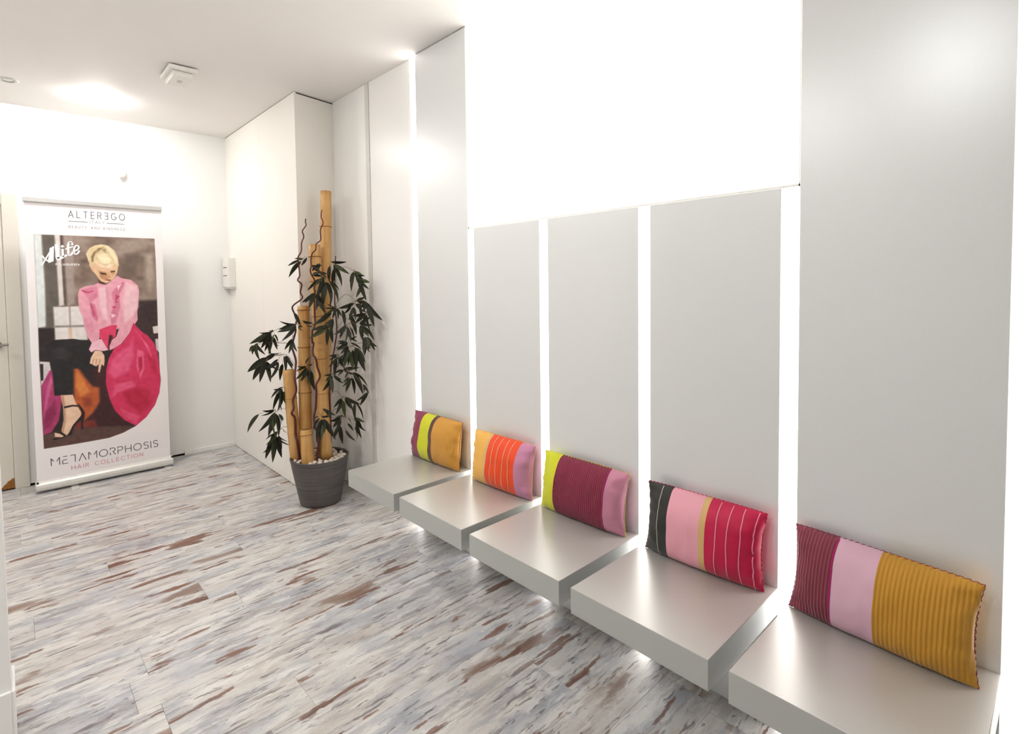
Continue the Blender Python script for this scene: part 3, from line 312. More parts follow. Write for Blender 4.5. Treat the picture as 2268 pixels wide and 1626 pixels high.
# ------------------------------------------------------------------ dimensions (metres)
XW, XF = 1.732, 1.2719            # panel face, seat front
ZT, ZB = 0.4518, 0.368            # seat top and underside
ZL, ZC = 1.700, 2.7162            # light box bottom, ceiling
YBK = 5.1697                      # back wall
XC = 1.4504                       # boxed-out column face
YA = [2.6075, 2.1076, 1.6010, 1.0894, 0.5780]   # far edge of each bay
YB = [2.1554, 1.6512, 1.1392, 0.6307, 0.1107]   # near edge of each bay
XL, YN = -2.4, -3.2               # unseen left and near walls

# ------------------------------------------------------------------ room shell
floor = tag(box('floor', (XL, YN, -0.10), (1.80, YBK + 0.06, -0.006), M['floor']), kind='structure')
ceil = tag(box('ceiling', (XL, YN, ZC), (1.80, YBK + 0.06, ZC + 0.1), M['ceiling']), kind='structure')
wb = tag(box('wall_back', (XL, YBK, 0.016), (1.80, YBK + 0.05, ZC), M['white']), kind='structure')
box('shadow_gap', (XL, YBK + 0.03, -0.006), (1.80, YBK + 0.05, 0.016), M['dark'], wb)
tag(box('wall_left', (XL - 0.1, YN, -0.006), (XL, YBK + 0.06, ZC), M['white']), kind='structure')
tag(box('wall_near', (XL, YN - 0.1, -0.006), (1.80, YN, ZC), M['white']), kind='structure')
wr = tag(box('wall_right', (1.80, YN, -0.006), (1.90, YBK + 0.06, ZC), M['white']), kind='structure')
tag(box('baseboard_back', (1.055, YBK - 0.014, 0.0), (XC, YBK, 0.036), M['white'], bevel=0.004), kind='structure')

# planks: rows run across the room, each plank its own piece of the floor
PW, PL, GAP = 0.188, 1.22, 0.0005
random.seed(11)
known = {18: 0.906, 17: 0.331, 12: 0.331, 10: 0.336}
r = 0
y = 3.627 - 19 * PW
row = 0
while y < YBK - 0.002:
    y1 = min(y + PW, YBK)
    j = known.get(row, 0.9 * random.random())
    js = sorted(j + k * PL for k in range(-3, 3))
    xa = -0.75
    for e in [v for v in js if -0.55 < v < 1.70] + [1.7475]:
        if y + 0.01 < 5.2:
            xe = e
            bm = bmesh.new()
            bm_box(bm, (xa + GAP / 2, y + GAP / 2, -0.006), (xe - GAP / 2, y1 - GAP / 2, 0.0))
            top = [ed for ed in bm.edges if all(v.co.z > -0.001 for v in ed.verts)]
            bmesh.ops.bevel(bm, geom=top, offset=0.0006, segments=1, affect='EDGES')
            me = bpy.data.meshes.new('plank'); bm.to_mesh(me); bm.free()
            link('plank', me, M['floor'], floor)
        xa = e
    y += PW
    row += 1

# boxed-out column in the far right corner: core with cladding boards that stop short of floor and ceiling
colm = tag(mesh('wall_column', [(p[0], p[1], z) for z in (0.0, ZC) for p in ((XC + 0.014, 3.640), (1.74, 3.697), (1.80, 3.70), (1.80, YBK), (XC + 0.014, YBK))],
                [(4, 3, 2, 1, 0), (5, 6, 7, 8, 9)] + [(i, (i + 1) % 5, 5 + (i + 1) % 5, 5 + i) for i in range(5)], M['dark']), kind='structure')
def prism(name, pts, z0, z1, mat, parent=None):
    n = len(pts)
    return mesh(name, [(p[0], p[1], z) for z in (z0, z1) for p in pts],
                [tuple(range(n - 1, -1, -1)), tuple(range(n, 2 * n))] + [(i, (i + 1) % n, n + (i + 1) % n, n + i) for i in range(n)], mat, parent)
for ya, yb_ in ((3.6255, 4.33), (4.3315, YBK)):
    prism('cladding_board', [(XC, ya), (XC + 0.014, ya + 0.003), (XC + 0.014, yb_), (XC, yb_)], 0.005, ZC - 0.004, M['column'], colm)
prism('cladding_board', [(XC + 0.0004, 3.6255), (1.7475, 3.682), (1.7475, 3.697), (XC + 0.014, 3.640)], 0.005, ZC - 0.010, M['column'], colm)

# panels of the right wall
def panel(name, y0, y1, z0, z1, mat, x=XW):
    return box(name, (x, y0, z0), (1.80, y1, z1), mat, wr, bevel=0.0012, seg=1)
for k in range(5):
    panel('grey_panel', YB[k], YA[k], 0.0, (ZC - 0.003) if k in (0, 4) else ZL, M['silver'])
panel('white_panel', 2.672, 3.159, 0.105, ZC, M['whiteboard'], 1.744)
panel('white_panel', 3.206, 3.684, 0.105, ZC, M['whiteboard'], 1.744)
box('plinth', (1.752, 2.672, 0.0), (1.80, 3.694, 0.105), M['column'], wr)
panel('white_panel', YN, 0.056, 0.0, ZC, M['whiteboard'])

# foreground partition end at the left edge of view
tag(box('wall_partition', (XL, 2.262, 0.0), (-0.0312, 2.40, ZC), M['white']), kind='structure')
bp_ = bmesh.new()
bm_box(bp_, (XL, 2.251, 0.0), (-0.0312, 2.262, 0.17), 0.003, 1)
bm_box(bp_, (-0.0312, 2.251, 0.0), (-0.0225, 2.411, 0.17), 0.003, 1)
me = bpy.data.meshes.new('baseboard_partition'); bp_.to_mesh(me); bp_.free()
tag(link('baseboard_partition', me, M['white']), kind='structure')

# door in the back wall, mostly out of frame
door = tag(empty('door_1', (0, YBK, 0)), kind='structure')
box('door_leaf', (-0.80, -0.006, 0.008), (0.0015, 0.0, 2.006), M['door'], door, bevel=0.002, seg=1)
bmc = bmesh.new()
bm_box(bmc, (0.003, -0.016, 0.0), (0.083, 0.0, 2.09), 0.004)
bm_box(bmc, (-0.80, -0.016, 2.008), (0.003, 0.0, 2.09), 0.004)
me = bpy.data.meshes.new('casing'); bmc.to_mesh(me); bmc.free()
link('casing', me, M['door'], door)
hz = 1.032
v, f = tube_geo(smooth_path([(-0.055, -0.006, hz), (-0.055, -0.048, hz), (-0.04, -0.055, hz), (-0.012, -0.055, hz), (0.006, -0.054, hz)], 4), 0.0085, 10)
hd = mesh('door_handle', v, f, M['steel'], door, True)
rs = lathe('rose', [(0.0, 0.0), (0.026, 0.0), (0.026, 0.008), (0.0, 0.009)], 24, M['steel'], hd)
rs.rotation_euler = (math.pi / 2, 0, 0); rs.location = (-0.055, -0.006, hz)
prof = [(-0.082, 0.012), (-0.076, 0.022), (-0.062, 0.027), (-0.052, 0.040), (-0.040, 0.050), (-0.034, 0.062), (-0.020, 0.068), (-0.012, 0.078), (0.001, 0.080), (0.001, 0.009), (-0.085, 0.009)]
n = len(prof)
mesh('chipped_corner', [(x, yy, z) for yy in (-0.0085, -0.006) for x, z in prof],
     [tuple(range(n)), tuple(range(2 * n - 1, n - 1, -1))] + [((i + 1) % n, i, n + i, n + (i + 1) % n) for i in range(n)], M['chip'], door)

# ------------------------------------------------------------------ lights of the place, then added fill lamps
lb = tag(empty('light_box', (XW, (YA[4] + YB[0]) / 2, ZL)), 'large glowing white light box above the three middle grey panels', 'light box')
hw = (YB[0] - YA[4]) / 2
box('diffuser', (-0.001, -hw + 0.006, 0.010), (0.05, hw - 0.006, ZC - ZL - 0.004), M['lightbox'], lb, bevel=0.003)
bmf = bmesh.new()
bm_box(bmf, (0.004, -hw, 0.0), (0.06, -hw + 0.005, ZC - ZL))
bm_box(bmf, (0.004, hw - 0.005, 0.0), (0.06, hw, ZC - ZL))
bm_box(bmf, (0.004, -hw, 0.0), (0.06, hw, 0.007))
me = bpy.data.meshes.new('frame'); bmf.to_mesh(me); bmf.free()
link('frame', me, M['plastic'], lb)

def strip(y0, y1, z0, z1, lit, label):
    t = tag(empty('led_strip', (XW, (y0 + y1) / 2, z0)), label, 'light strip', 'vertical light strips between the wall panels')
    h = (y1 - y0) / 2 - 0.0015
    box('diffuser', (0.006, -h, 0.0), (0.020, h, z1 - z0), M['led'] if lit else M['led_off'], t, bevel=0.002, seg=1)
    box('channel', (0.020, -h, 0.0), (0.060, h, z1 - z0), M['alu'], t)
strip(YA[0], 2.672, 0.0, ZC, True, 'floor-to-ceiling lit strip between the white wall panel and the tall narrow grey panel')
lab = ['lit strip between the tall narrow grey panel and the first panel under the light box',
       'lit strip under the light box between the lime-purple-pink and the orange cushion seats',
       'lit strip under the light box left of the black, pink and magenta cushion',
       'lit strip between the magenta striped cushion and the large right-hand grey panel']
for k in range(4):
    strip(YA[k + 1], YB[k], 0.0, ZL, True, lab[k])
strip(0.056, YB[4], 0.0, ZC, True, 'lit strip at the extreme right edge of the photo')
strip(3.159, 3.206, 0.105, ZC, False, 'unlit grey-white strip in the white wall behind the bamboo')

def downlight(x, y, label, lit=True, r=0.085):
    t = tag(empty('ceiling_downlight', (x, y, ZC)), label, 'ceiling light', 'round ceiling lights')
    if lit:
        lathe('trim_ring', [(r, 0.0), (r + 0.012, 0.0), (r + 0.010, -0.002), (r, -0.003)], 40, M['plastic'], t)
        lathe('opal_dome', [(r, -0.001), (r, -0.008), (r * 0.96, -0.017), (r * 0.8, -0.026), (r * 0.5, -0.032), (0.0, -0.034)], 40, M['lamp'], t)
    else:
        lathe('trim_ring', [(0.030, 0.0), (0.055, 0.0), (0.053, -0.004), (0.034, -0.006), (0.030, -0.002)], 40, M['plastic_grey'], t)
        lathe('lens', [(0.030, -0.0005), (0.022, -0.002), (0.0, -0.003)], 32, M['plastic'], t)
    return t
downlight(0.515, 4.62, 'glowing round ceiling light close to the wall above the banner')
downlight(0.062, 4.59, 'small unlit recessed spot at the left edge of the ceiling', lit=False)
for (x, y), t_ in zip(((0.30, 2.05), (-0.6, 0.5), (-1.0, 4.35), (-1.0, 3.1), (-1.2, 1.5)), ('above the middle of the room', 'above the photographer', 'left of the unlit spot near the back wall', 'beyond the partition on the left', 'in front of the partition on the left')):  # fill lamps added out of view to brighten the room
    downlight(x, y, 'unseen ceiling fill light added to brighten the room, ' + t_)

# ------------------------------------------------------------------ floating seats
seat_labels = ['silver-grey floating wall seat under the purple, lime and mustard cushion, farthest from view',
               'silver-grey floating wall seat under the yellow, orange and lilac cushion',
               'silver-grey floating wall seat under the lime, ribbed purple and pink cushion',
               'silver-grey floating wall seat under the black, pink and magenta cushion',
               'silver-grey floating wall seat under the purple, pink and mustard cushion, nearest to view']
for k in range(5):
    s = tag(empty('wall_bench', ((XF + XW) / 2, (YA[k] + YB[k]) / 2, ZB)), seat_labels[k], 'bench seat', 'floating seats along the panel wall')
    hx, hy, hh = (XW - XF) / 2, (YA[k] - YB[k]) / 2, ZT - ZB
    box('slab', (-hx, -hy, 0.0), (hx, hy, hh - 0.0012), M['seat_edge'], s, bevel=0.0015, seg=2)
    box('top_sheet', (-hx + 0.0004, -hy + 0.0004, hh - 0.0012), (hx, hy - 0.0004, hh), M['seat'], s, bevel=0.0005, seg=1)

# ------------------------------------------------------------------ cushions
FAB = {
    'plum': m_fabric('plum_fabric', (138, 46, 78)), 'lime': m_fabric('lime_fabric', (212, 214, 36), 0.75),
    'brown': m_fabric('dark_brown_band', (96, 62, 58)), 'mustard': m_fabric('mustard_fabric', (214, 154, 62), 0.7),
    'apricot': m_fabric('apricot_fabric', (244, 186, 88), 0.75), 'orange': m_fabric('orange_satin', (244, 72, 10), 0.5),
    'lilac': m_fabric('lilac_fabric', (206, 140, 172)), 'rose': m_fabric('rose_fabric', (206, 136, 160), 0.5),
    'plum_rib': m_fabric('ribbed_plum_fabric', (138, 46, 70)), 'black': m_fabric('black_fabric', (44, 44, 38), 0.6),
    'blush': m_fabric('blush_fabric', (242, 170, 184), 0.6), 'gold': m_fabric('gold_trim', (222, 182, 122), 0.6),
    'magenta': m_fabric('magenta_satin', (200, 10, 70), 0.45), 'mauve_rib': m_fabric('ribbed_mauve_fabric', (136, 60, 74)),
    'pale_pink': m_fabric('pale_pink_satin', (222, 178, 196), 0.5), 'ochre_rib': m_fabric('ribbed_ochre_fabric', (202, 146, 46), 0.6),
    'fuchsia': m_fabric('fuchsia_trim', (170, 20, 100)), 'thread': m_fabric('pale_thread', (248, 190, 150)),
    'thread_pink': m_fabric('pink_thread', (246, 150, 170)), 'thread_grey': m_fabric('grey_thread', (190, 186, 180)),
}
def cushion(k, loc, rz, w, h, T, lean, bands, stripes, seam, label):
    root = tag(empty('cushion', loc, -math.pi / 2 + rz), label, 'cushion', 'patchwork cushions on the wall seats')
    ph = 7.3 * k
    def surf(s, q, side, rib=None, off=0.0):
        # s, q in [-1, 1]; side -1 front, +1 back
        e = max(0.0, 1 - abs(s) ** 4.0) ** 0.62 * max(0.0, 1 - abs(q) ** 2.6) ** 0.58
        x = s * w / 2 * (1 - 0.06 * (1 - q * q) * abs(s) ** 3)
        z = h / 2 + q * h / 2 * (1 - 0.035 * (1 - abs(s) ** 6) * (0.0 if q < 0 else -0.6))
        t = T * e * (1.0 if side < 0 else 0.75)
        if side < 0:
            nz = noise.noise(Vector((x * 9 + ph, z * 9, 0.3))) * 0.008 * e
            end = max(0.0, abs(s) - 0.62) / 0.38
            nz += noise.noise(Vector((x * 16 + ph, z * 48, 2.0))) * 0.017 * end * min(1.0, e * 2.0)
            nz += noise.noise(Vector((x * 30 + ph, z * 22, 5.0))) * 0.0030 * min(1.0, e * 2.5)
            t += nz
            if rib: t += rib[1] * min(1.0, e * 3) * math.cos(2 * math.pi * x / rib[0])
            t += off
        zw = 0.0015 * math.sin(x * 420 + ph) * (1 if abs(q) > 0.99 else 0)
        return (x + (0.0012 * math.sin(z * 430 + ph) if abs(s) > 0.99 else 0), side * t + lean * z, max(0.0005, z + zw))
    nv = 26
    for (f0, f1, mat, rib, bl_) in bands:
        wd = (f1 - f0) * w
        nu = max(4, int(wd / rib[0] * 8) if rib else int(wd / 0.007))
        v, f = [], []
        m1 = nv + 1
        for i in range(nu + 1):
            s = -1 + 2 * (f0 + (f1 - f0) * i / nu)
            for jj in range(nv + 1):
                v.append(surf(s, -math.cos(math.pi * jj / nv), -1, rib))
        b0 = len(v)
        nb = max(3, int(wd / 0.02))
        for i in range(nb + 1):
            s = -1 + 2 * (f0 + (f1 - f0) * i / nb)
            for jj in range(nv + 1):
                v.append(surf(s, -math.cos(math.pi * jj / nv), 1))
        for i in range(nu):
            for jj in range(nv):
                f.append((i * m1 + jj, (i + 1) * m1 + jj, (i + 1) * m1 + jj + 1, i * m1 + jj + 1))
        for i in range(nb):
            for jj in range(nv):
                f.append((b0 + i * m1 + jj, b0 + i * m1 + jj + 1, b0 + (i + 1) * m1 + jj + 1, b0 + (i + 1) * m1 + jj))
        o = mesh('fabric_panel', v, f, FAB[mat], root, True)
        if bl_: o['label'] = bl_
    for (fc, wd, mat) in stripes:
        v, f = [], []
        for jj in range(nv * 2 + 1):
            q = -math.cos(math.pi * jj / (nv * 2)) * 0.985
            sc_ = -1 + 2 * fc + 0.006 * math.sin(q * 4 + fc * 30)
            for d in (-1, 0, 1):
                p = surf(sc_ + d * wd / w, q, -1, None, 0.0026 if d == 0 else 0.0012)
                v.append(p)
        for jj in range(nv * 2):
            for d in (0, 1):
                a = jj * 3 + d
                f.append((a, a + 1, a + 4, a + 3))
        mesh('stripe', v, f, FAB[mat], root, True)
    # stitched outer seam
    path = []
    for i in range(90): path.append(surf(-1 + 2 * i / 90, -1, -1))
    for i in range(50): path.append(surf(1, -1 + 2 * i / 50, -1))
    for i in range(90): path.append(surf(1 - 2 * i / 90, 1, -1))
    for i in range(51): path.append(surf(-1, 1 - 2 * i / 50, -1))
    path = [(p[0], p[1], max(p[2], 0.0018)) for p in path]
    v, f = tube_geo(path, [0.0011 + 0.0004 * math.sin(i * 1.9) for i in range(len(path))], 6)
    mesh('seam', v, f, FAB[seam], root, True)
    return root

ZS = ZT + 0.0003
cushion(1, (1.6621, 2.3821, ZS), 0.0227, 0.4256, 0.2491, 0.058, 0.1125,
        [(0, .28, 'plum', None, 'plum end panel'), (.28, .49, 'lime', None, 'lime green panel'), (.49, .56, 'brown', None, 'narrow dark brown band'), (.56, 1, 'mustard', (0.0064, 0.0005), 'wide mustard panel')],
        [], 'plum', 'cushion with plum, lime, dark brown and wide mustard bands, on the farthest seat')
cushion(2, (1.6629, 1.8506, ZS), 0.0311, 0.4079, 0.2409, 0.058, 0.1147,
        [(0, .31, 'apricot', None, 'apricot yellow panel'), (.31, .35, 'gold', None, 'narrow gold trim'), (.35, .81, 'orange', None, 'orange satin panel'), (.81, 1, 'lilac', None, 'lilac panel')],
        [(f_, 0.0034, 'thread') for f_ in (.44, .53, .63, .72)], 'apricot', 'cushion with apricot, bright orange pinstriped and lilac bands')
cushion(3, (1.6698, 1.3746, ZS), 0.0196, 0.4316, 0.2356, 0.058, 0.1348,
        [(0, .245, 'lime', None, 'lime green end panel'), (.245, .815, 'plum_rib', (0.0088, 0.0013), 'ribbed plum panel'), (.815, 1, 'rose', None, 'wrinkled rose pink panel')],
        [(.815, 0.004, 'fuchsia'), (.245, 0.003, 'fuchsia')], 'lime', 'cushion with lime end, wide ribbed plum centre and rose pink end')
cushion(4, (1.6704, 0.8585, ZS), 0.0257, 0.4174, 0.2409, 0.058, 0.0997,
        [(0, .25, 'black', None, 'black panel'), (.25, .535, 'blush', None, 'blush pink panel'), (.535, .585, 'gold', None, 'gold ribbon trim'), (.585, 1, 'magenta', None, 'magenta satin panel')],
        [(.16, 0.0034, 'thread_grey')] + [(f_, 0.0034, 'thread_pink') for f_ in (.67, .76, .855, .95)], 'magenta', 'cushion with black, blush pink and magenta pinstriped bands')
cushion(5, (1.6462, 0.3576, ZS), -0.0763, 0.4338, 0.2343, 0.058, 0.193,
        [(0, .28, 'mauve_rib', (0.0094, 0.0015), 'ribbed mauve panel'), (.28, .52, 'pale_pink', None, 'pale pink satin panel'), (.52, 1, 'ochre_rib', (0.0100, 0.0013), 'ribbed ochre panel')],
        [(.28, 0.005, 'fuchsia')], 'plum', 'cushion with ribbed mauve, pale pink and wide ribbed ochre bands, on the nearest seat')

# ------------------------------------------------------------------ potted bamboo
def m_cane():
    s = N('dried_bamboo_cane')
    co = s.n('ShaderNodeTexCoord').outputs['Object']
    a = s.noise(s.mapped(co, (60, 60, 3)), 1.0, 4.0)
    b = s.noise(co, 7.0, 3.0)
    c = s.mix(0.5, s.ramp(a, [(0.3, lin((182, 128, 64))), (0.7, lin((222, 176, 110)))]), s.ramp(b, [(0.3, lin((192, 138, 74))), (0.7, lin((222, 178, 114)))]))
    fl = s.noise(s.mapped(co, (70, 70, 22)), 1.0, 3.0)
    c = s.mix(s.ramp(fl, [(0.68, 0.0), (0.76, 0.5)]), c, lin((120, 76, 36)))
    s.set(Base_Color=c, Roughness=0.42)
    return s.m
def m_pot():
    s = N('brushed_charcoal_pot')
    co = s.n('ShaderNodeTexCoord').outputs['Object']
    a = s.noise(s.mapped(co, (3, 3, 110)), 1.0, 4.0, 0.6)
    b = s.noise(co, 9.0, 3.0)
    c = s.mix(0.4, s.ramp(a, [(0.3, lin((66, 62, 60))), (0.7, lin((106, 101, 98)))]), s.ramp(b, [(0.3, lin((72, 66, 62))), (0.7, lin((92, 88, 86)))]))
    s.set(Base_Color=c, Roughness=0.55)
    s.bump(a, 0.35, 0.002)
    return s.m
def m_leaf():
    s = N('dark_bamboo_leaf')
    rnd = s.n('ShaderNodeObjectInfo').outputs['Random']
    co = s.n('ShaderNodeTexCoord').outputs['Object']
    a = s.noise(s.mapped(co, (2, 30, 1)), 1.0, 2.0)
    c = s.ramp(rnd, [(0.0, lin((24, 22, 16))), (0.5, lin((32, 32, 20))), (0.85, lin((44, 50, 28))), (1.0, lin((72, 80, 44)))])
    c = s.mix(0.25, c, s.ramp(a, [(0.3, lin((20, 20, 13))), (0.7, lin((58, 60, 34)))]))
    s.set(Base_Color=c, Roughness=0.5, Specular_IOR_Level=0.25)
    return s.m
M['cane'], M['pot'], M['leaf'] = m_cane(), m_pot(), m_leaf()
M['node'] = m_plain('bamboo_node', (150, 100, 50), 0.6)
M['vine'] = m_plain('dark_red_vine', (84, 28, 24), 0.45)
M['twig'] = m_plain('thin_brown_twig', (110, 92, 66), 0.7)
M['soil'] = m_plain('dark_soil', (60, 50, 44), 0.95)
M['pebble'] = m_plain('cream_pebble', (226, 212, 198), 0.6, grain=0.12, scale=40)

PX, PY = 1.465, 3.405
plant = tag(empty('potted_bamboo', (PX, PY, 0.0), DATA['rotz']), 'tall artificial bamboo with dark leaves and tan canes in a charcoal pot', 'potted plant')
lathe('pot', [(0.0, 0.0), (0.118, 0.0), (0.126, 0.004), (0.129, 0.012), (0.146, 0.10), (0.165, 0.20), (0.181, 0.292), (0.184, 0.298), (0.184, 0.304), (0.180, 0.307), (0.173, 0.305), (0.171, 0.298), (0.166, 0.262), (0.160, 0.25)], 64, M['pot'], plant)
lathe('soil', [(0.1685, 0.280), (0.10, 0.283), (0.0, 0.284)], 40, M['soil'], plant)
for B, T, rr, fr in DATA['canes']:
    B = Vector(B); T = Vector(T)
    B = B + (B - T).normalized() * max(0.0, (B.z - 0.275)) if B.z > 0.275 else B
    n = 20; pts = []; rad = []
    L = (T - B).length
    zs = sorted(set([0.0, 0.06, 0.96, 1.0] + [i / 14 for i in range(15)] + [min(0.995, max(0.005, f_ + d / L)) for f_ in fr for d in (-0.011, -0.004, 0.0, 0.004, 0.011)]))
    for t in zs:
        p = B.lerp(T, t)
        q = rr * (0.93 + 0.07 * math.cos(t * 3.0 + rr * 300))
        for f_ in fr:
            d = abs(t - f_) * L
            if d < 0.012: q *= 1 + 0.075 * (1 - d / 0.012) - (0.055 if d < 0.001 else 0)
        pts.append(p); rad.append(q)
    # rolled rim and hollow top
    ax = (T - B).normalized()
    pts += [T, T - ax * 0.035]; rad += [rad[-1] * 0.78, rad[-1] * 0.76]
    v, f = tube_geo(pts, rad, n)
    cane = mesh('bamboo_cane', v, f, M['cane'], plant, True)
    for f_ in fr:
        p = B.lerp(T, f_)
        v, f = tube_geo([p - ax * 0.0022, p - ax * 0.001, p + ax * 0.001, p + ax * 0.0022], [rr * 0.985, rr * 1.02, rr * 1.02, rr * 0.985], 20)
        mesh('node_ring', v, f, M['node'], cane, True)
for i, vp in enumerate(DATA['vines']):
    vp = [Vector(p) for p in vp]
    if i < 2:
        vp = [Vector((p.x, p.y + 0.012 * math.sin(j * 1.7 + i), p.z)) for j, p in enumerate(vp)]
        vp[-1].z = 0.25
        r0, r1 = 0.0034, 0.0078
    else:
        vp[-1].z = 0.25; r0, r1 = 0.0028, 0.006
    pp = smooth_path(vp, 4)
    v, f = tube_geo(pp, [r0 + (r1 - r0) * j / (len(pp) - 1) for j in range(len(pp))], 8)
    mesh('twisted_vine' if i < 2 else 'stem', v, f, M['vine'], plant, True)

# one leaf blade, pointed at both ends, folded along its midrib and drooping; unit length along x
lv, lf = [], []
seg = 8
for i in range(seg + 1):
    t = i / seg
    wd = 0.5 * (math.sin(math.pi * t ** 0.72) ** 0.85 if 0 < t < 1 else 0.0)
    z = -0.10 * (t ** 2) + 0.05 * math.sin(math.pi * t)
    lv += [(t, -wd, z + 0.22 * wd * 0.3), (t, 0.0, z - 0.02 * math.sin(math.pi * t)), (t, wd, z + 0.22 * wd * 0.3)]
for i in range(seg):
    for d in (0, 1):
        a = i * 3 + d
        lf.append((a, a + 1, a + 4, a + 3))
leaf_me = bpy.data.meshes.new('leaf')
leaf_me.from_pydata(lv, [], lf); leaf_me.update()
leaf_me.materials.append(M['leaf'])
leaf_me.polygons.foreach_set('use_smooth', [True] * len(leaf_me.polygons))
rl = random.Random(5)
for att, base, leaves in DATA['clusters']:
    A, Bp = Vector(att), Vector(base)
    # companion blades growing from the same points
    blades = list(leaves)
    for q in leaves:
        if rl.random() < 0.58:
            b, t = Vector(q[:3]), Vector(q[3:])
            d = Matrix.Rotation(rl.choice((-1, 1)) * rl.uniform(0.3, 0.7), 3, 'Y') @ (t - b) * rl.uniform(0.75, 1.0)
            d.y += rl.uniform(-0.03, 0.02)
            blades.append(tuple(b) + tuple(b + d))
    mid = (A + Bp) / 2 + Vector((0, 0, 0.28 * (Bp - A).length))
    gv, gf = tube_geo(smooth_path([A, mid, Bp], 5), 0.0013, 5)
    for q in leaves:
        b = Vector(q[:3])
        if (b - Bp).length > 0.004:
            v2, f2 = tube_geo([Bp, (Bp + b) / 2 + Vector((0, 0, 0.012)), b], 0.0009, 4)
            o_ = len(gv); gv += v2; gf += [tuple(o_ + k_ for k_ in ff) for ff in f2]
    tw = mesh('leafy_twig', gv, gf, M['twig'], plant, True)
    for q in blades:
        b, t = Vector(q[:3]), Vector(q[3:])
        d = t - b; Ln = d.length * 1.18
        X = d.normalized()
        Yv = X.cross(Vector((0, 1, 0.25))).normalized()
        Yv = Matrix.Rotation(rl.uniform(-0.75, 0.75), 3, X) @ Yv
        if Yv.x > 0 and rl.random() < 0.5: Yv = -Yv
        Z = X.cross(Yv)
        wl = Ln * rl.uniform(0.17, 0.225) + 0.003
        o = bpy.data.objects.new('leaf', leaf_me); COL.objects.link(o); o.parent = tw
        o.matrix_basis = Matrix(((X.x * Ln, Yv.x * wl, Z.x * Ln, b.x), (X.y * Ln, Yv.y * wl, Z.y * Ln, b.y), (X.z * Ln, Yv.z * wl, Z.z * Ln, b.z), (0, 0, 0, 1)))

# pebbles lying on the soil
rp = random.Random(21)
pm = []
for k in range(4):
    bm = bmesh.new(); bmesh.ops.create_icosphere(bm, subdivisions=2, radius=1.0)
    for vtx in bm.verts:
        c = vtx.co
        vtx.co = Vector((c.x * 1.2, c.y * 0.95, c.z * 0.75)) * (1 + 0.28 * noise.noise(c * 1.1 + Vector((k * 5.1, 0, 0))))
    me = bpy.data.meshes.new('pebble'); bm.to_mesh(me); bm.free()
    me.materials.append(M['pebble']); me.polygons.foreach_set('use_smooth', [True] * len(me.polygons)); pm.append(me)
cz = [(Vector(B).lerp(Vector(T), 0.02), rr) for B, T, rr, fr in DATA['canes']]
cr, sr = math.cos(DATA['rotz']), math.sin(DATA['rotz'])
placed = []
for tries in range(1500):
    if len(placed) >= 46: break
    a = rp.uniform(0, 2 * math.pi); q = math.sqrt(rp.uniform(0, 1)) * 0.150
    x, y = q * math.cos(a), q * math.sin(a)
    s = rp.uniform(0.012, 0.0175)
    if any(math.hypot(x - c.x, y - c.y) < r_ + s for c, r_ in cz): continue
    if any(math.hypot(x - p[0], y - p[1]) < (s + p[2]) * 0.98 for p in placed): continue
    placed.append((x, y, s))
    o = bpy.data.objects.new('pebble', pm[len(placed) % 4]); COL.objects.link(o)
    o.location = (PX + x * cr - y * sr, PY + x * sr + y * cr, 0.284 + s * 0.66)
    o.rotation_euler = (0, 0, rp.uniform(0, 6.28)); o.scale = (s, s, s)
    tag(o, 'small cream pebble lying around the canes in the charcoal pot', 'pebble', 'pebbles in the plant pot')

# ------------------------------------------------------------------ roll-up banner
BX, BY = 0.514, 4.948
ban = tag(empty('rollup_banner', (BX, BY, 0.0)), 'tall white roll-up advertising banner showing a seated woman in a pink skirt', 'banner')
def m_banner():
    s = N('banner_vinyl'); c = lin((244, 238, 238))
    co = s.n('ShaderNodeTexCoord').outputs['Object']
    s.set(Base_Color=s.ramp(s.noise(co, 2.0, 2.0), [(0.3, [v * 0.98 for v in c]), (0.7, c)]), Roughness=0.5)
    return s.m
M['vinyl'] = m_banner()
box('vinyl_sheet', (-0.400, 0.000, 0.062), (0.398, 0.0012, 2.022), M['vinyl'], ban)
tb = box('top_rail', (-0.404, -0.012, 2.014), (0.402, 0.014, 2.048), M['alu'], ban, bevel=0.006, seg=3)
cs = []
for yy, zz in ((-0.030, 0.012), (-0.040, 0.022), (-0.043, 0.040), (-0.040, 0.058), (-0.028, 0.070), (-0.006, 0.078), (0.020, 0.078), (0.045, 0.066), (0.055, 0.045), (0.055, 0.018), (0.045, 0.012)): cs.append((yy, zz))
n = len(cs)
bs = mesh('base_cassette', [(x, p[0], p[1]) for x in (-0.406, 0.406) for p in cs],
     [tuple(range(n)), tuple(range(2 * n - 1, n - 1, -1))] + [((i + 1) % n, i, n + i, n + (i + 1) % n) for i in range(n)], M['alu_white'], ban)
for x in (-0.409, 0.406):
    mesh('end_cap', [(xx, p[0] * 1.03, p[1] * 1.0) for xx in (x, x + 0.003) for p in cs],
         [tuple(range(n)), tuple(range(2 * n - 1, n - 1, -1))] + [((i + 1) % n, i, n + i, n + (i + 1) % n) for i in range(n)], M['plastic_grey'], bs)
for x in (-0.404, 0.398):
    box('corner_plug', (x, -0.034, 0.068), (x + 0.012, -0.022, 0.080), M['black'], bs, bevel=0.002)
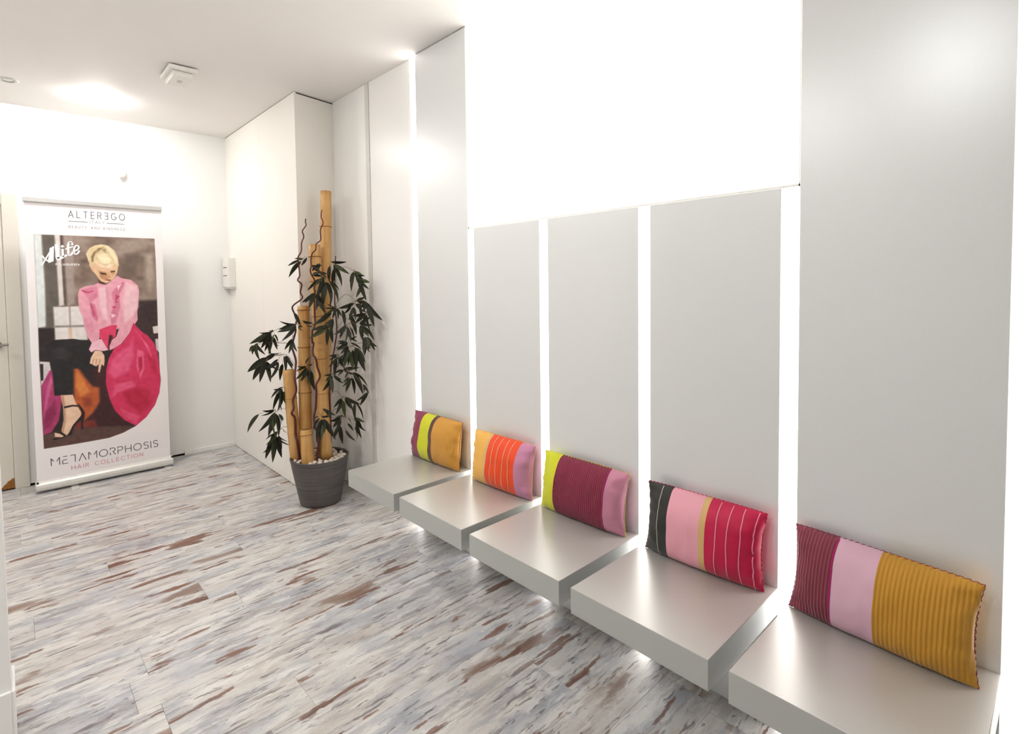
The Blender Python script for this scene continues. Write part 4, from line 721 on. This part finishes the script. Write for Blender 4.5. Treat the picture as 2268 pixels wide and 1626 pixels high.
for x in (-0.20, 0.37):
    bm = bmesh.new()
    bm_box(bm, (x - 0.022, -0.115, 0.0), (x + 0.022, 0.05, 0.004), 0.0015, 1)
    bm_box(bm, (x - 0.016, -0.02, 0.004), (x + 0.016, 0.03, 0.0125), 0.001, 1)
    bm_box(bm, (x - 0.022, -0.118, 0.0), (x + 0.022, -0.110, 0.007), 0.0015, 1)
    me = bpy.data.meshes.new('foot'); bm.to_mesh(me); bm.free()
    link('foot', me, M['plastic_grey'], ban)
v, f = tube_geo([(0, 0.03, 0.04), (0, 0.03, 1.0), (0, 0.012, 2.02)], 0.008, 10)
mesh('support_pole', v, f, M['alu'], ban, True)

# the printed picture: a fine grid whose vertices carry the print colours
def paint():
    clip = np.array(DATA['clip'])
    x0, x1 = clip[:, 0].min() - 0.6, clip[:, 0].max() + 0.6
    z0, z1 = clip[:, 1].min() - 0.6, clip[:, 1].max() + 0.6
    st = 0.27
    nx, nz = int((x1 - x0) / st) + 1, int((z1 - z0) / st) + 1
    gx, gz = np.meshgrid(x0 + np.arange(nx) * st, z0 + np.arange(nz) * st)
    def cover(poly, soft):
        p = np.array(poly); a = np.zeros(gx.shape)
        i0 = max(0, int((p[:, 0].min() - 2 * soft - x0) / st)); i1 = min(nx, int((p[:, 0].max() + 2 * soft - x0) / st) + 2)
        j0 = max(0, int((p[:, 1].min() - 2 * soft - z0) / st)); j1 = min(nz, int((p[:, 1].max() + 2 * soft - z0) / st) + 2)
        X, Z = gx[j0:j1, i0:i1], gz[j0:j1, i0:i1]
        ins = np.zeros(X.shape, bool); dist = np.full(X.shape, 1e9)
        for k in range(len(p)):
            (ax, az), (bx, bz) = p[k], p[(k + 1) % len(p)]
            c = ((az > Z) != (bz > Z)) & (X < (bx - ax) * (Z - az) / (bz - az + 1e-12) + ax)
            ins ^= c
            dx, dz = bx - ax, bz - az
            t = np.clip(((X - ax) * dx + (Z - az) * dz) / (dx * dx + dz * dz + 1e-12), 0, 1)
            dist = np.minimum(dist, np.hypot(X - ax - t * dx, Z - az - t * dz))
        sd = np.where(ins, dist, -dist)
        a[j0:j1, i0:i1] = np.clip(0.5 + sd / (2 * soft), 0, 1)
        return a
    def vnoise(cell, seed):
        rg = np.random.default_rng(seed)
        g = rg.random((int((z1 - z0) / cell) + 3, int((x1 - x0) / cell) + 3))
        u, w = (gx - x0) / cell, (gz - z0) / cell
        i, j = u.astype(int), w.astype(int); fu, fw = u - i, w - j
        fu, fw = fu * fu * (3 - 2 * fu), fw * fw * (3 - 2 * fw)
        return (g[j, i] * (1 - fu) + g[j, i + 1] * fu) * (1 - fw) + (g[j + 1, i] * (1 - fu) + g[j + 1, i + 1] * fu) * fw
    img = np.ones(gx.shape + (3,)) * np.array((138, 118, 106.0))
    mott = (vnoise(7, 1) - 0.5) * 44 + (vnoise(3, 2) - 0.5) * 30 + (vnoise(14, 3) - 0.5) * 24
    img += mott[..., None]
    for poly, c, soft in DATA['poster']:
        a = cover(poly, max(soft, 0.18))[..., None]
        cc = np.array(c, float) + (((vnoise(2.2, len(poly) + int(poly[0][0] * 3) % 97) - 0.5) * 16)[..., None])
        img = img * (1 - a) + cc * a
    a = cover(DATA['clip'], 0.16)[..., None]
    img = np.clip(img, 0, 255) / 255.0
    L = np.where(img <= 0.04045, img / 12.92, ((img + 0.055) / 1.055) ** 2.4)
    white = np.array(lin((244, 238, 238)))
    L = L * a + white * (1 - a)
    co = np.stack([gx / 100, np.full(gx.shape, -0.0004), gz / 100], -1).reshape(-1, 3)
    idx = np.arange(nx * nz).reshape(nz, nx)
    fc = np.stack([idx[:-1, :-1], idx[:-1, 1:], idx[1:, 1:], idx[1:, :-1]], -1).reshape(-1, 4)
    me = bpy.data.meshes.new('printed_picture')
    me.vertices.add(len(co)); me.vertices.foreach_set('co', co.ravel())
    me.loops.add(fc.size); me.loops.foreach_set('vertex_index', fc.ravel())
    me.polygons.add(len(fc)); me.polygons.foreach_set('loop_start', np.arange(len(fc)) * 4)
    me.update(calc_edges=True)
    at = me.color_attributes.new('print', 'FLOAT_COLOR', 'POINT')
    at.data.foreach_set('color', np.concatenate([L.reshape(-1, 3), np.ones((len(co), 1))], 1).ravel())
    s = N('printed_picture'); vc = s.n('ShaderNodeVertexColor', layer_name='print')
    s.set(Base_Color=vc.outputs['Color'], Roughness=0.5)
    o = link('printed_picture', me, s.m, ban)
    o['label'] = 'printed photo of a seated woman in a pink blouse and skirt'
paint()

# lettering drawn as strokes
def arc(cx, cy, rx, ry, a0, a1, n=10):
    return [(cx + rx * math.cos(math.radians(a0 + (a1 - a0) * i / n)), cy + ry * math.sin(math.radians(a0 + (a1 - a0) * i / n))) for i in range(n + 1)]
G = {
    'A': (.78, [[(0, 0), (.39, 1), (.78, 0)], [(.14, .34), (.64, .34)]]), 'V': (.78, [[(0, 0), (.39, 1), (.78, 0)]]),
    'B': (.6, [[(0, 0), (0, 1), (.35, 1)] + arc(.35, .76, .22, .24, 90, -90) + [(0, .52)], [(.35, .52)] + arc(.36, .26, .24, .26, 90, -90) + [(0, 0)]]),
    'C': (.8, [arc(.45, .5, .45, .5, 45, 315, 16)]), 'D': (.7, [[(0, 0), (0, 1), (.3, 1)] + arc(.3, .5, .4, .5, 90, -90, 12) + [(0, 0)]]),
    'E': (.55, [[(.55, 1), (0, 1), (0, 0), (.55, 0)], [(0, .52), (.48, .52)]]), '3': (.55, [[(0, 1), (.55, 1), (.55, 0), (0, 0)], [(.55, .52), (.07, .52)]]),
    'e': (.55, [[(.5, 1), (.08, 1)], [(.05, .52), (.46, .52)], [(0, .45), (0, 0), (.55, 0)]]),
    'G': (.85, [arc(.45, .5, .45, .5, 50, 340, 16) + [(.87, .45), (.5, .45)]]), 'H': (.7, [[(0, 0), (0, 1)], [(.7, 0), (.7, 1)], [(0, .5), (.7, .5)]]),
    'h': (.7, [[(0, .45), (0, 1)], [(.7, .05), (.7, .55)], [(.7, .75), (.7, 1)], [(0, .5), (.7, .5)]]),
    'I': (.0, [[(0, 0), (0, 1)]]), 'J': (.0, [[(0, 0), (0, .82)], [(0, .98), (.16, 1.2)]]), 'K': (.6, [[(0, 0), (0, 1)], [(.58, 1), (0, .42)], [(.2, .6), (.6, 0)]]),
    'L': (.52, [[(0, 1), (0, 0), (.52, 0)]]), 'M': (.9, [[(0, 0), (0, 1), (.45, .3), (.9, 1), (.9, 0)]]), 'm': (.9, [[(0, 0), (0, 1), (.26, .62)], [(.6, .55), (.9, 1), (.9, 0)]]),
    'N': (.72, [[(0, 0), (0, 1), (.72, 0), (.72, 1)]]), 'O': (.95, [arc(.475, .5, .475, .5, 0, 360, 24)]),
    'P': (.58, [[(0, 0), (0, 1), (.32, 1)] + arc(.32, .74, .26, .26, 90, -90) + [(0, .48)]]), 'p': (.58, [[(0, 0), (0, .62)], [(0, .8), (0, 1), (.32, 1)] + arc(.32, .74, .26, .26, 90, -90) + [(.1, .48)]]),
    'Q': (.95, [arc(.475, .5, .475, .5, 0, 360, 20), [(.6, .25), (.95, -.05)]]),
    'R': (.6, [[(0, 0), (0, 1), (.32, 1)] + arc(.32, .75, .26, .25, 90, -90) + [(0, .5)], [(.3, .5), (.6, 0)]]),
    'r': (.6, [[(0, 0), (0, .35)], [(0, .75), (0, 1), (.32, 1)] + arc(.32, .75, .26, .25, 90, -90), [(.3, .5), (.6, 0)]]),
    'S': (.58, [arc(.3, .76, .28, .24, 30, 270, 10) + arc(.3, .26, .28, .26, 90, -150, 10)[1:]]),
    's': (.58, [arc(.3, .76, .28, .24, 60, 150, 6), arc(.3, .26, .28, .26, 80, -150, 10)]),
    'T': (.66, [[(0, 1), (.66, 1)], [(.33, 1), (.33, 0)]]), 't': (.6, [[(.0, 1), (.5, 1), (.5, 0)]]),
    'U': (.68, [[(0, 1), (0, .34)] + arc(.34, .34, .34, .34, 180, 360, 10) + [(.68, 1)]]), 'Y': (.7, [[(0, 1), (.35, .48), (.7, 1)], [(.35, .48), (.35, 0)]]),
    ' ': (.45, []),
}
def ribbon(v, f, pts, w, y):
    for i in range(len(pts) - 1):
        a, b = Vector(pts[i]), Vector(pts[i + 1])
        d = (b - a)
        if d.length < 1e-6: continue
        d.normalize(); nrm = Vector((-d.y, d.x)) * (w / 2); a = a - d * w * 0.3; b = b + d * w * 0.3
        k = len(v)
        for p in (a - nrm, b - nrm, b + nrm, a + nrm): v.append((p.x / 100, y - 0.00002 * (i % 3), p.y / 100))
        f.append((k, k + 1, k + 2, k + 3))
def text(name, s, x0, x1, z, h, w, mat, label, wx=1.0):
    tot = sum(G[c][0] * h * wx for c in s)
    gap = (x1 - x0 - tot) / (len(s) - 1)
    v, f = [], []; x = x0
    for c in s + ' ':
        if c == ' ' and v:
            o = mesh(name, v, f, mat, ban); o['label'] = label
            v, f = [], []
        for pl in G[c][1]:
            ribbon(v, f, [(x + p[0] * h * wx, z + p[1] * h) for p in pl], w, -0.0009)
        x += G[c][0] * h * wx + gap
INK = m_plain('dark_grey_ink', (52, 48, 50), 0.6); INK2 = m_plain('pale_grey_ink', (160, 152, 154), 0.6)
INK3 = m_plain('rose_ink', (224, 168, 172), 0.6); INK4 = m_plain('white_ink', (252, 250, 250), 0.6); INK5 = m_plain('black_ink', (52, 42, 46), 0.6)
text('lettering', 'ALTER3GO', -16.5, 16.2, 192.6, 4.7, 0.34, INK, 'ALTEREGO heading in thin grey capitals', 0.72)
text('lettering', 'ITALY', -4.5, 4.0, 189.2, 1.9, 0.22, INK2, 'small pale ITALY')
text('lettering', 'BEAUTY AND KINDNESS', -16.6, 15.9, 185.0, 1.7, 0.2, INK2, 'pale line BEAUTY AND KINDNESS', 0.8)
text('lettering', 'meTVMOrpHOSIS'.replace('T', 't').replace('M', 'm'), -32.1, 31.6, 17.1, 5.1, 0.42, INK5, 'METAMORPHOSIS in thin broken capitals')
text('lettering', 'HAIR COLLECTION', -21.1, 21.6, 11.7, 2.8, 0.42, INK3, 'HAIR COLLECTION in rose capitals')
text('lettering', 'PELUQUERJA', -24.6, -11.6, 158.4, 1.25, 0.26, INK4, 'PELUQUERIA in small white capitals')
v, f = [], []
ribbon(v, f, [(-16.7, 189.8), (-6.0, 189.8)], 0.26, -0.0009); ribbon(v, f, [(5.2, 189.8), (15.8, 189.8)], 0.26, -0.0009)
mesh('rule_line', v, f, INK, ban)
v, f = [], []
for pl in DATA['logo_polys']:
    k = len(v); v += [(p[0] / 100, -0.0009, p[1] / 100) for p in pl]; f.append(tuple(range(k, k + len(pl))))
for pl, w_ in DATA['logo_strokes']:
    sp = [(p.x, p.y) for p in smooth_path([(q[0], q[1], 0) for q in pl], 5)] if len(pl) > 2 else pl
    ribbon(v, f, sp, w_, -0.00095)
lo = mesh('logo', v, f, INK4, ban); lo['label'] = 'white slanted Alife script logo'
bml = bmesh.new(); bml.from_mesh(lo.data)
bmesh.ops.triangulate(bml, faces=[q for q in bml.faces if len(q.verts) > 4]); bml.to_mesh(lo.data); bml.free()
# ------------------------------------------------------------------ small fittings
wbx = tag(empty('wall_control_box', (XC, 5.075, 1.414)), 'small white box with two dark lines mounted near the far room corner', 'control box')
box('housing', (-0.058, -0.085, 0.0), (0.0, 0.085, 0.252), M['plastic'], wbx, bevel=0.004)
dk = m_plain('display_grey', (96, 92, 92), 0.4); rd = m_plain('display_maroon', (140, 96, 104), 0.4)
box('display_line', (-0.0592, -0.045, 0.166), (-0.0578, 0.055, 0.174), dk, wbx)
box('display_line', (-0.0592, -0.045, 0.096), (-0.0578, 0.055, 0.104), rd, wbx)
box('base_tray', (-0.050, -0.078, -0.012), (0.0, 0.078, 0.0), M['plastic'], wbx, bevel=0.003)

al = tag(empty('ceiling_alarm', (0.81, 3.745, ZC), 0.0), 'white square two-tier alarm box fixed to the ceiling', 'alarm')
box('spacer', (-0.055, -0.10, -0.008), (0.055, 0.10, 0.0), M['black'], al)
box('base_plate', (-0.075, -0.125, -0.030), (0.075, 0.125, -0.008), M['plastic'], al, bevel=0.004)
box('cover', (-0.055, -0.10, -0.062), (0.055, 0.10, -0.030), M['plastic'], al, bevel=0.012, seg=3)
box('lens', (-0.012, -0.02, -0.066), (0.012, 0.02, -0.060), M['plastic_grey'], al, bevel=0.003)

sn = tag(empty('motion_sensor', (0.700, YBK, 2.300)), 'small rounded white sensor high on the wall above the banner', 'sensor')
box('mount', (-0.020, -0.010, -0.010), (0.020, 0.0, 0.055), M['plastic'], sn, bevel=0.004)
lathe('sensor_head', [(0.0, -0.026), (0.012, -0.023), (0.021, -0.012), (0.023, 0.004), (0.022, 0.040), (0.016, 0.050), (0.0, 0.053)], 28, M['plastic'], sn, (0, -0.030, 0.0))
